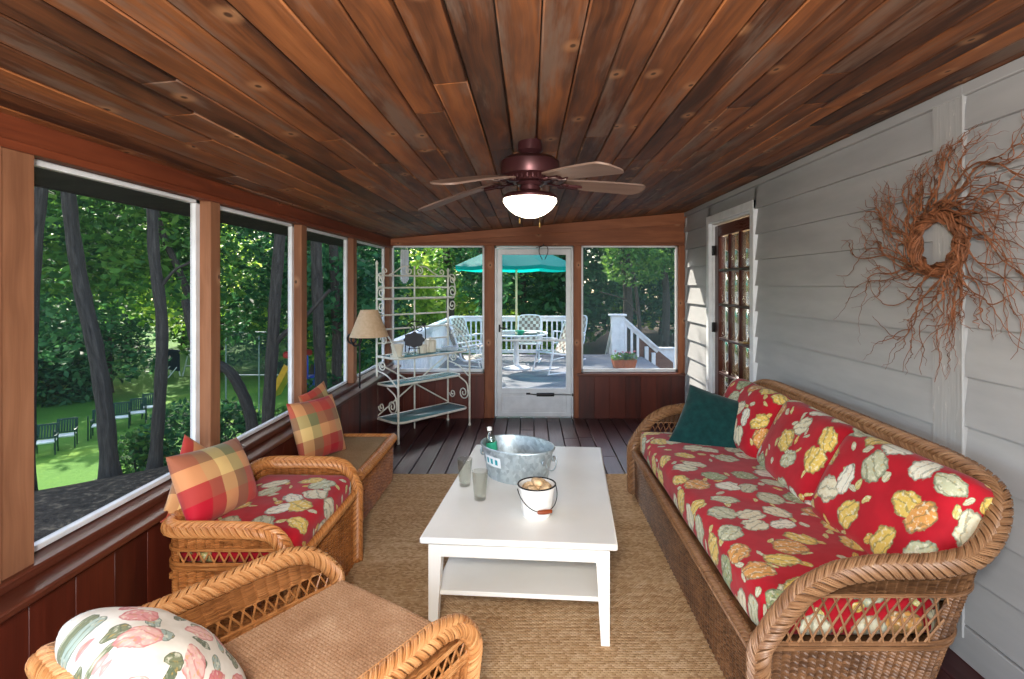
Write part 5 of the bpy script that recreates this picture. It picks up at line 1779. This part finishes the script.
tree('tree', 'leaning bare-trunked tree nearest the first window, left of the lawn chairs', [(T1, 0.125, 0.075)],
     [(px(85, 232, 12), (2.4, 2.2, 1.5), 3200), (px(120, 250, 16), (2.6, 2.2, 2.2), 3400), ((T1[-1][0], Y, 7.2), (3.0, 3.0, 2.2), 3800), ((T1[-1][0] - 1.5, Y + 1.5, 5.2), (2.2, 2.2, 1.2), 1500)], MT['leaf'], 0.11, seed=1)
Y = 9.0
T2 = [dn(px(154, 462, Y), Y), px(159, 410, Y), px(162, 350, Y), px(161, 310, Y), px(154, 255, Y), px(152, 205, Y)]; T2.append(ext(T2[-2], T2[-1], 7.4))
tree('tree', 'slim upright dark tree with a side limb, at the right of the first window', [(T2, 0.095, 0.07), ([px(157, 292, Y), px(175, 270, Y), px(190, 262, Y), px(215, 240, Y)], 0.03, 0.015)],
     [(px(140, 225, 13), (2.0, 2.0, 1.2), 2000), ((T2[-1][0], Y, 7.4), (2.8, 2.8, 2.0), 3600), ((T2[-1][0] + 1.0, Y + 2.0, 5.4), (2.2, 2.2, 1.1), 1400)], MT['leaf'], 0.11, seed=2)
Y = 11.5
T2b = [dn(px(203, 430, Y), Y), px(200, 340, Y), px(190, 300, Y), px(178, 268, Y), px(163, 235, Y), px(150, 190, Y)]
tree('tree', 'thin tree leaning left behind the slim upright one', [(T2b, 0.09, 0.06)], [(px(182, 262, 17), (1.7, 2.2, 2.2), 2600), ((T2b[-1][0], Y + 1, 6.6), (2.6, 2.6, 1.8), 2800)], MT['leaf_bright'], 0.11, seed=3)
Y = 8.0
T0 = [dn(px(26, 470, Y), Y), px(29, 380, Y), px(32, 300, Y), px(37, 230, Y), px(42, 185, Y)]; T0.append(ext(T0[-2], T0[-1], 7))
tree('tree', 'tree trunk showing at the extreme edge of the first window', [(T0, 0.10, 0.065)], [(px(48, 270, 12), (1.6, 1.8, 2.2), 2200), ((T0[-1][0] - 1, Y, 6.8), (2.6, 2.6, 1.8), 2400)], MT['leaf_dark'], 0.11, seed=4)
Y = 9.9
T3 = [dn(px(266, 440, Y), Y), px(269, 400, Y), px(273, 340, Y), px(275, 300, Y), px(280, 235, Y)]; T3.append(ext(T3[-2], T3[-1], 7))
tree('tree', 'straight dark tree with a right-hand limb in the second window', [(T3, 0.11, 0.09), ([px(275, 345, Y), px(285, 333, Y), px(300, 322, Y), px(330, 290, Y)], 0.05, 0.03)],
     [(px(240, 262, 14), (1.7, 1.8, 2.2), 3000), ((T3[-1][0], Y, 7.2), (2.8, 2.8, 2.0), 3400), ((T3[-1][0] - 1.0, Y + 2.5, 4.6), (2.4, 2.0, 1.3), 1800)], MT['leaf_dark'], 0.11, seed=5)
Y = 10.4
T4 = [dn(px(254, 446, Y), Y), px(252, 425, Y), px(247, 405, Y), px(240, 388, Y), px(229, 371, Y), px(214, 362, Y), px(196, 345, Y), px(185, 300, Y)]
tree('tree', 'small bent trunk arching leftwards low in the second window', [(T4, 0.12, 0.07)], [(px(185, 270, 11.5), (1.5, 1.5, 1.0), 900)], MT['leaf'], 0.09, seed=6)
Y = 11.0
T5 = [dn(px(323, 430, Y), Y), px(321, 380, Y), px(318, 310, Y), px(316, 240, Y)]; T5.append(ext(T5[-2], T5[-1], 7))
tree('tree', 'thick dark trunk at the front edge of the third window', [(T5, 0.12, 0.10)], [(px(322, 285, 16), (1.4, 1.8, 2.4), 2400), ((T5[-1][0], Y, 7.0), (2.8, 2.8, 2.0), 3000), (px(330, 290, 13), (1.5, 1.5, 1.0), 1400)], MT['leaf_dark'], 0.11, seed=7)
Y = 13.0
T6 = [dn(px(336, 420, Y), Y), px(337, 350, Y), px(335, 290, Y), px(333, 235, Y)]; T6.append(ext(T6[-2], T6[-1], 7))
tree('tree', 'slender dark trunk at the far edge of the third window', [(T6, 0.12, 0.10)], [(px(368, 295, 15), (1.2, 1.5, 2.6), 2200), ((T6[-1][0], Y, 6.6), (2.6, 2.6, 2.0), 2800)], MT['leaf_dark'], 0.12, seed=8)
# trees behind the deck
for k, (X, Yy, zc, r, n, m_, sz, lab) in enumerate([
    (-3.0, 20, 3.8, (0.7, 1.4, 3.0), 1200, 'leaf', 0.13, 'narrow sunlit yellow-green tree beyond the side balustrade, behind the rack'),
    (-1.6, 19, 3.6, (1.2, 1.4, 3.4), 1900, 'leaf_dark', 0.14, 'narrow dark tree beyond the deck behind the rack top'),
    (-6.4, 18, 3.6, (2.9, 2.4, 3.6), 4200, 'leaf_dark', 0.15, 'dark tree left of the deck behind the wind chime'),
    (-0.4, 27, 3.5, (3.0, 2.5, 4.2), 3600, 'leaf_dark', 0.2, 'dark tree straight behind the patio umbrella'),
    (2.2, 26, 3.2, (2.6, 2.5, 4.2), 3200, 'leaf_dark', 0.2, 'dark tree behind the deck, right of the umbrella'),
    (3.2, 18.5, 3.9, (1.6, 1.4, 1.3), 1500, 'leaf', 0.13, 'green tree with dark trunk framed by the right end window'),
    (5.6, 23, 4.2, (2.2, 2.2, 2.4), 2600, 'leaf', 0.16, 'tall tree at the far side of the right end window'),
    (8.0, 30, 2.2, (4.5, 2.5, 3.4), 3600, 'leaf_dark', 0.22, 'broad dark tree low behind the stair railing')]):
    tr = [(X, Yy, float(gz(X, Yy)) - 0.1), (X + 0.1, Yy, 1.0), (X - 0.05, Yy, 3.0), (X + 0.15, Yy, zc + 1.5)]
    tree('tree', lab, [(tr, 0.20, 0.10)], [((X, Yy, zc), r, n)], MT[m_], sz, seed=60 + k)
Y = 17.5
T7 = [dn(px(641, 420, Y), Y), px(640, 335, Y), px(636, 290, Y), px(630, 262, Y), px(622, 235, Y)]
tree('tree', 'crooked thin trunk with small leaves behind the stair railing', [(T7, 0.07, 0.05), ([px(640, 318, Y), px(625, 300, Y), px(600, 292, Y)], 0.03, 0.02)], [(px(635, 262, Y), (1.2, 1.0, 0.8), 900)], MT['leaf'], 0.10, seed=90)

# the woods behind the lawn
rs = np.random.default_rng(77)
wk = 0
for ring, (R0, cnt, a0, a1) in enumerate([(38, 13, -82, -12), (48, 22, -84, 2), (36, 12, -10, 40), (60, 16, -82, 44)]):
    for k in range(cnt):
        a = math.radians(a0 + (a1 - a0) * (k + rs.uniform(0.2, 0.8)) / cnt)
        R = R0 + rs.uniform(-2.5, 3.0)
        X, Yy = R * math.sin(a), R * math.cos(a)
        g = float(gz(X, Yy))
        H = rs.uniform(7.5, 9.5) if ring == 0 else rs.uniform(11, 13.5) if ring == 1 else rs.uniform(13, 18)
        w = rs.uniform(2.6, 3.8)
        m_ = rs.choice(['leaf', 'leaf', 'leaf_dark', 'leaf_bright'])
        c = []
        for q in range(6):
            f = (q + 0.6) / 6
            c.append(((X + rs.normal(0, 0.9), Yy + rs.normal(0, 0.9), g + 1.0 + (H - 2) * f), (w * (1 - 0.35 * abs(f - 0.45)), w * 0.8, H * 0.13), 640 if ring < 3 else 420))
        tree('tree', 'leafy tree in the woods around the lawn', [([(X, Yy, g - 0.1), (X + 0.15, Yy, g + H * 0.4), (X, Yy, g + H * 0.8)], rs.uniform(0.16, 0.3), 0.08)], c, MT[m_], 0.21 if ring < 2 else 0.28, group='trees of the woods behind the lawn', seed=200 + wk)
        wk += 1

# tall tree added to shade the porch end, its crown out of view
tall = [(-8.6, 20.5, float(gz(-8.6, 20.5)) - 0.2), (-8.7, 20.4, 2.0), (-8.7, 20.5, 7.0), (-9.6, 20.4, 13.0)]
tree('tree', 'tall tree added left of the deck, its unseen crown shading the porch end', [(tall, 0.26, 0.10)], [((-11.0, 20.5, 12.0), (4.4, 2.2, 4.4), 6500)], MT['leaf'], 0.2, seed=95)

# bushes on the bank
for k, (p, r, n, m_, lab) in enumerate([
    (px(180, 425, 13.5), (1.15, 1.0, 0.75), 1500, 'leaf_dark', 'dark low bush on the bank right of the slim trunk'),
    (px(140, 440, 13.0), (0.8, 0.8, 0.40), 800, 'leaf', 'small leafy bush at the foot of the near trunks'),
    (px(232, 420, 12.5), (0.9, 0.9, 0.6), 1000, 'leaf_dark', 'dark bush under the bent trunk'),
    (px(285, 425, 12.0), (0.7, 0.7, 0.5), 700, 'leaf', 'bush at the foot of the straight dark tree'),
    (px(330, 395, 13.0), (1.0, 0.9, 0.7), 1000, 'leaf_dark', 'dark bush below the third window'),
    (px(50, 375, 27), (2.6, 2.0, 2.2), 1500, 'leaf_dark', 'large dark shrub at the edge of the lawn')]):
    x, y, z = p
    b = thing('bush', lab, 'bush', (x, y, float(gz(x, y)) - 0.05))
    gzv = float(gz(x, y)) - 0.05
    mb = MB(); zt_ = max(z - gzv, 0.4); leafcloud(mb, (0, 0, zt_ * 0.62), (r[0], r[1], zt_ * 0.38 + r[2] * 0.8), int(n * 1.8), 0.09 if k < 5 else 0.2, np.random.default_rng(300 + k)); 
    mb.build('foliage', MT[m_], b, smooth=False)
    mb = MB()
    for q in range(5): mb.tube([(0, 0, 0), (r[0] * 0.4 * math.cos(q * 1.25), r[1] * 0.4 * math.sin(q * 1.25), zt_ * 0.8)], 0.012, 5)
    mb.build('stem', MT['bark'], b)

# ------------------------------------------------------------------ lawn chairs in a row
def lawn_chair(loc, rz, label):
    c = thing('lawn_chair', label, 'chair', loc, rz, 'green lawn chairs in a row on the grass')
    for sx in (-1, 1):
        mb = MB(); mb.tube([(sx * 0.27, -0.24, 0), (sx * 0.27, -0.22, 0.62)], 0.022, 6); mb.build('leg', MT['chair_green'], c)
        mb = MB(); mb.tube([(sx * 0.27, 0.28, 0), (sx * 0.27, 0.20, 0.42), (sx * 0.27, 0.32, 0.92)], 0.022, 6); mb.build('leg', MT['chair_green'], c)
        mb = MB(); mb.box((sx * 0.27, -0.02, 0.63), (0.06, 0.5, 0.03)); mb.build('arm', MT['chair_green'], c)
    mb = MB(); mb.box((0, -0.02, 0.43), (0.52, 0.48, 0.05), None, 0.015); mb.build('seat', MT['seat_pale'], c)
    mb = MB()
    R = rotx(-0.25)
    for k in range(7): mb.box((-0.225 + 0.075 * k, 0.265, 0.70), (0.050, 0.02, 0.46), R, 0.004)
    mb.box((0, 0.32, 0.93), (0.58, 0.03, 0.06), R, 0.008); mb.box((0, 0.22, 0.50), (0.54, 0.025, 0.05), R, 0.006)
    mb.build('back_slats', MT['chair_green'], c)
    return c
first = None
for (pxx, py, y, lab) in ((46, 447, 18.4, 'green lawn chair nearest the window post, first of the row'), (66, 441, 19.2, 'green lawn chair second in the row, left of the leaning trunk'),
                          (101, 432, 20.6, 'green lawn chair half hidden by the leaning trunk'), (121, 424, 21.8, 'green lawn chair just right of the leaning trunk'),
                          (138, 420, 22.6, 'green lawn chair between the two near trunks'), (150, 416, 23.6, 'green lawn chair mostly behind the slim trunk')):
    x = (pxx - 530) * y / 550
    loc = (x, y, float(gz(x, y))); rz = math.radians(32)
    if first is None: first = lawn_chair(loc, rz, lab)
    else: dup(first, loc, rz, lab)
x, y = (88 - 530) * 20.0 / 550, 20.0
g_ = float(gz(x, y)); mb = MB(); mb.tube([(0, 0, -0.1), (0, 0, 0.85)], 0.025, 6); mb.lathe([(0, 0.85), (0.035, 0.86), (0, 0.91)], seg=10)
tag(mb.build('garden_stake', MT['chair_green'], loc=(x, y, g_)), 'thin dark stake standing in the lawn beside the chairs', 'stake')

# covered board on white legs at the edge of the lawn
x, y = (174 - 530) * 33.0 / 550, 33.0
g_ = float(gz(x, y))
tb_ = thing('covered_board', 'dark blue covered board on white legs at the edge of the woods', 'board', (x, y, g_), -0.5)
zc = 1.6 - (360 - 284) * y / 550 - g_
MB().box((0, 0, zc), (1.15, 0.07, 1.25), None, 0.03).build('board', MT['tarp_blue'], tb_)
for sx in (-1, 1):
    mb = MB(); mb.tube([(sx * 0.5, 0.06, 0), (sx * 0.35, 0.03, zc)], 0.03, 6); mb.build('leg', MT['rail_white'], tb_)
    mb = MB(); mb.tube([(sx * 0.5, -0.6, 0), (sx * 0.35, -0.03, zc - 0.4)], 0.03, 6); mb.build('leg', MT['rail_white'], tb_)
x, y = (189 - 530) * 33.0 / 550, 33.0
g_ = float(gz(x, y))
sw = thing('swing_frame', 'pale swing frame at the edge of the woods beside the blue board', 'swing frame', (x, y, g_), 0.2)
for sx in (-1, 1):
    mb = MB(); mb.tube([(sx * 0.35, 0, 0), (0, 0, 1.5)], 0.035, 6); mb.build('leg', MT['rail_white'], sw)
mb = MB(); mb.tube([(0, 0, 1.5), (0.1, 1.8, 1.5)], 0.035, 6); mb.tube([(-0.2, 0, 0.6), (0.2, 0, 0.6)], 0.025, 6); mb.build('top_bar', MT['rail_white'], sw)

# mesh fence in the second window
x0, y0 = (226 - 530) * 24.0 / 550, 24.0
x1, y1 = (300 - 530) * 24.0 / 550, 24.0
g_ = -4.0
zb = 1.6 - (375 - 284) * 24 / 550; zt_ = 1.6 - (332 - 284) * 24 / 550
nf = thing('mesh_fence', 'tall mesh fence on white posts seen through the second window', 'fence', (x0, y0, float(gz(x0, y0))))
b0 = float(gz(x0, y0))
for q in (0.0, (259 - 226) / 74.0, 1.0):
    mb = MB(); mb.tube([((x1 - x0) * q, 0, -0.2), ((x1 - x0) * q, 0, zt_ - b0)], 0.03, 8); mb.build('post', MT['fence_post'], nf)
mb = MB(); mb.tube([(0, 0, zb - b0), (x1 - x0, 0, zb - b0)], 0.025, 6); mb.tube([(0, 0, zt_ - b0), (x1 - x0, 0, zt_ - b0)], 0.02, 6); mb.build('rail', MT['fence_post'], nf)
MB().box(((x1 - x0) / 2, 0, (zb + zt_) / 2 - b0), (x1 - x0, 0.01, zt_ - zb), None, 0.001).build('mesh', MT['net'], nf, smooth=False)

# toy slide by the straight tree
Y = 13.5
p0 = np.array(px(277, 396, Y)); p1 = np.array(px(293, 366, Y))
g_ = float(gz(p0[0], Y))
ts = thing('play_slide', 'yellow toy slide with red and blue parts beside the straight tree', 'slide', (p0[0], Y, g_))
o0 = np.array([p0[0], Y, g_])
a_, b_ = p0 - o0, p1 - o0
d_ = nrm(b_ - a_); sdv = np.array([0, 1, 0]); up_ = np.cross(sdv, d_)
mb = MB()
prof = [(-0.22, 0.14), (-0.22, 0.0), (0.22, 0.0), (0.22, 0.14), (0.19, 0.14), (0.19, 0.03), (-0.19, 0.03), (-0.19, 0.14)]
mb.prism(prof, sdv, -up_ if up_[2] < 0 else up_, b_ - a_, a_); mb.build('chute', MT['slide_yellow'], ts)
mb = MB(); mb.box(b_ + np.array([0.25, 0, -0.5]), (0.45, 0.55, 0.5), None, 0.03); mb.build('tower_panel', MT['play_blue'], ts)
mb = MB(); mb.box(b_ + np.array([0.12, 0, 0.30]), (0.5, 0.6, 0.16), None, 0.04); mb.build('tower_roof', MT['play_red'], ts)
for q in (-1, 1):
    mb = MB(); mb.tube([b_ + np.array([0.05, q * 0.25, 0.3]), (b_[0] + 0.05, q * 0.25, 0)], 0.03, 6); mb.tube([b_ + np.array([0.45, q * 0.25, 0.3]), (b_[0] + 0.45, q * 0.25, 0)], 0.03, 6); mb.build('leg', MT['play_blue'], ts)

# ------------------------------------------------------------------ light
wd = bpy.data.worlds.new('world'); SC.world = wd; wd.use_nodes = True
nt = wd.node_tree; bg = nt.nodes['Background']
sky = nt.nodes.new('ShaderNodeTexSky'); sky.sky_type = 'NISHITA'; sky.sun_disc = False
sky.sun_elevation = math.radians(37); sky.sun_rotation = math.radians(-28); sky.altitude = 100; sky.air_density = 1.0; sky.dust_density = 2.0
nt.links.new(sky.outputs[0], bg.inputs[0]); bg.inputs[1].default_value = 0.85
def light(kind, name, loc, energy, col=(1, 1, 1), **kw):
    l = bpy.data.lights.new(name, kind); l.energy = energy; l.color = col
    for k, v in kw.items(): setattr(l, k, v)
    o = bpy.data.objects.new(name, l); COL.objects.link(o); o.location = loc
    return o
from mathutils import Vector
s_ = light('SUN', 'sun', (-10, 20, 20), 17.0, (1.0, 0.93, 0.80), angle=math.radians(0.6))
s_.rotation_euler = Vector((0.42, -0.77, -0.60)).to_track_quat('-Z', 'Y').to_euler()
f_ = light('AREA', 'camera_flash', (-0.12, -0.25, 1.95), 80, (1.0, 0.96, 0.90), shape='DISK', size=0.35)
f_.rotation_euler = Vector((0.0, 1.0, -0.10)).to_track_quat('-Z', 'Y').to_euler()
g_ = light('AREA', 'porch_entry_fill', (0.1, -1.45, 1.3), 90, (1.0, 0.97, 0.94), shape='RECTANGLE', size=3.2, size_y=2.0)  # added fill lamp behind the camera, standing in for open-end daylight
g_.rotation_euler = Vector((0.0, 1.0, 0.05)).to_track_quat('-Z', 'Y').to_euler()
h_ = light('AREA', 'house_interior_fill', (3.2, 5.2, 2.4), 110, (1.0, 0.85, 0.65), shape='SQUARE', size=0.8)  # added unseen fill lamp, brightens the room behind the door panes
vs = SC.view_settings
vs.view_transform = 'Standard'; vs.look = 'None'; vs.gamma = 1.0; vs.exposure = 0.03; vs.use_curve_mapping = False
SC.cycles.max_bounces = 7; SC.cycles.diffuse_bounces = 3; SC.cycles.glossy_bounces = 3; SC.cycles.transparent_max_bounces = 16
SC.cycles.sample_clamp_indirect = 6.0; SC.cycles.caustics_reflective = False; SC.cycles.caustics_refractive = False
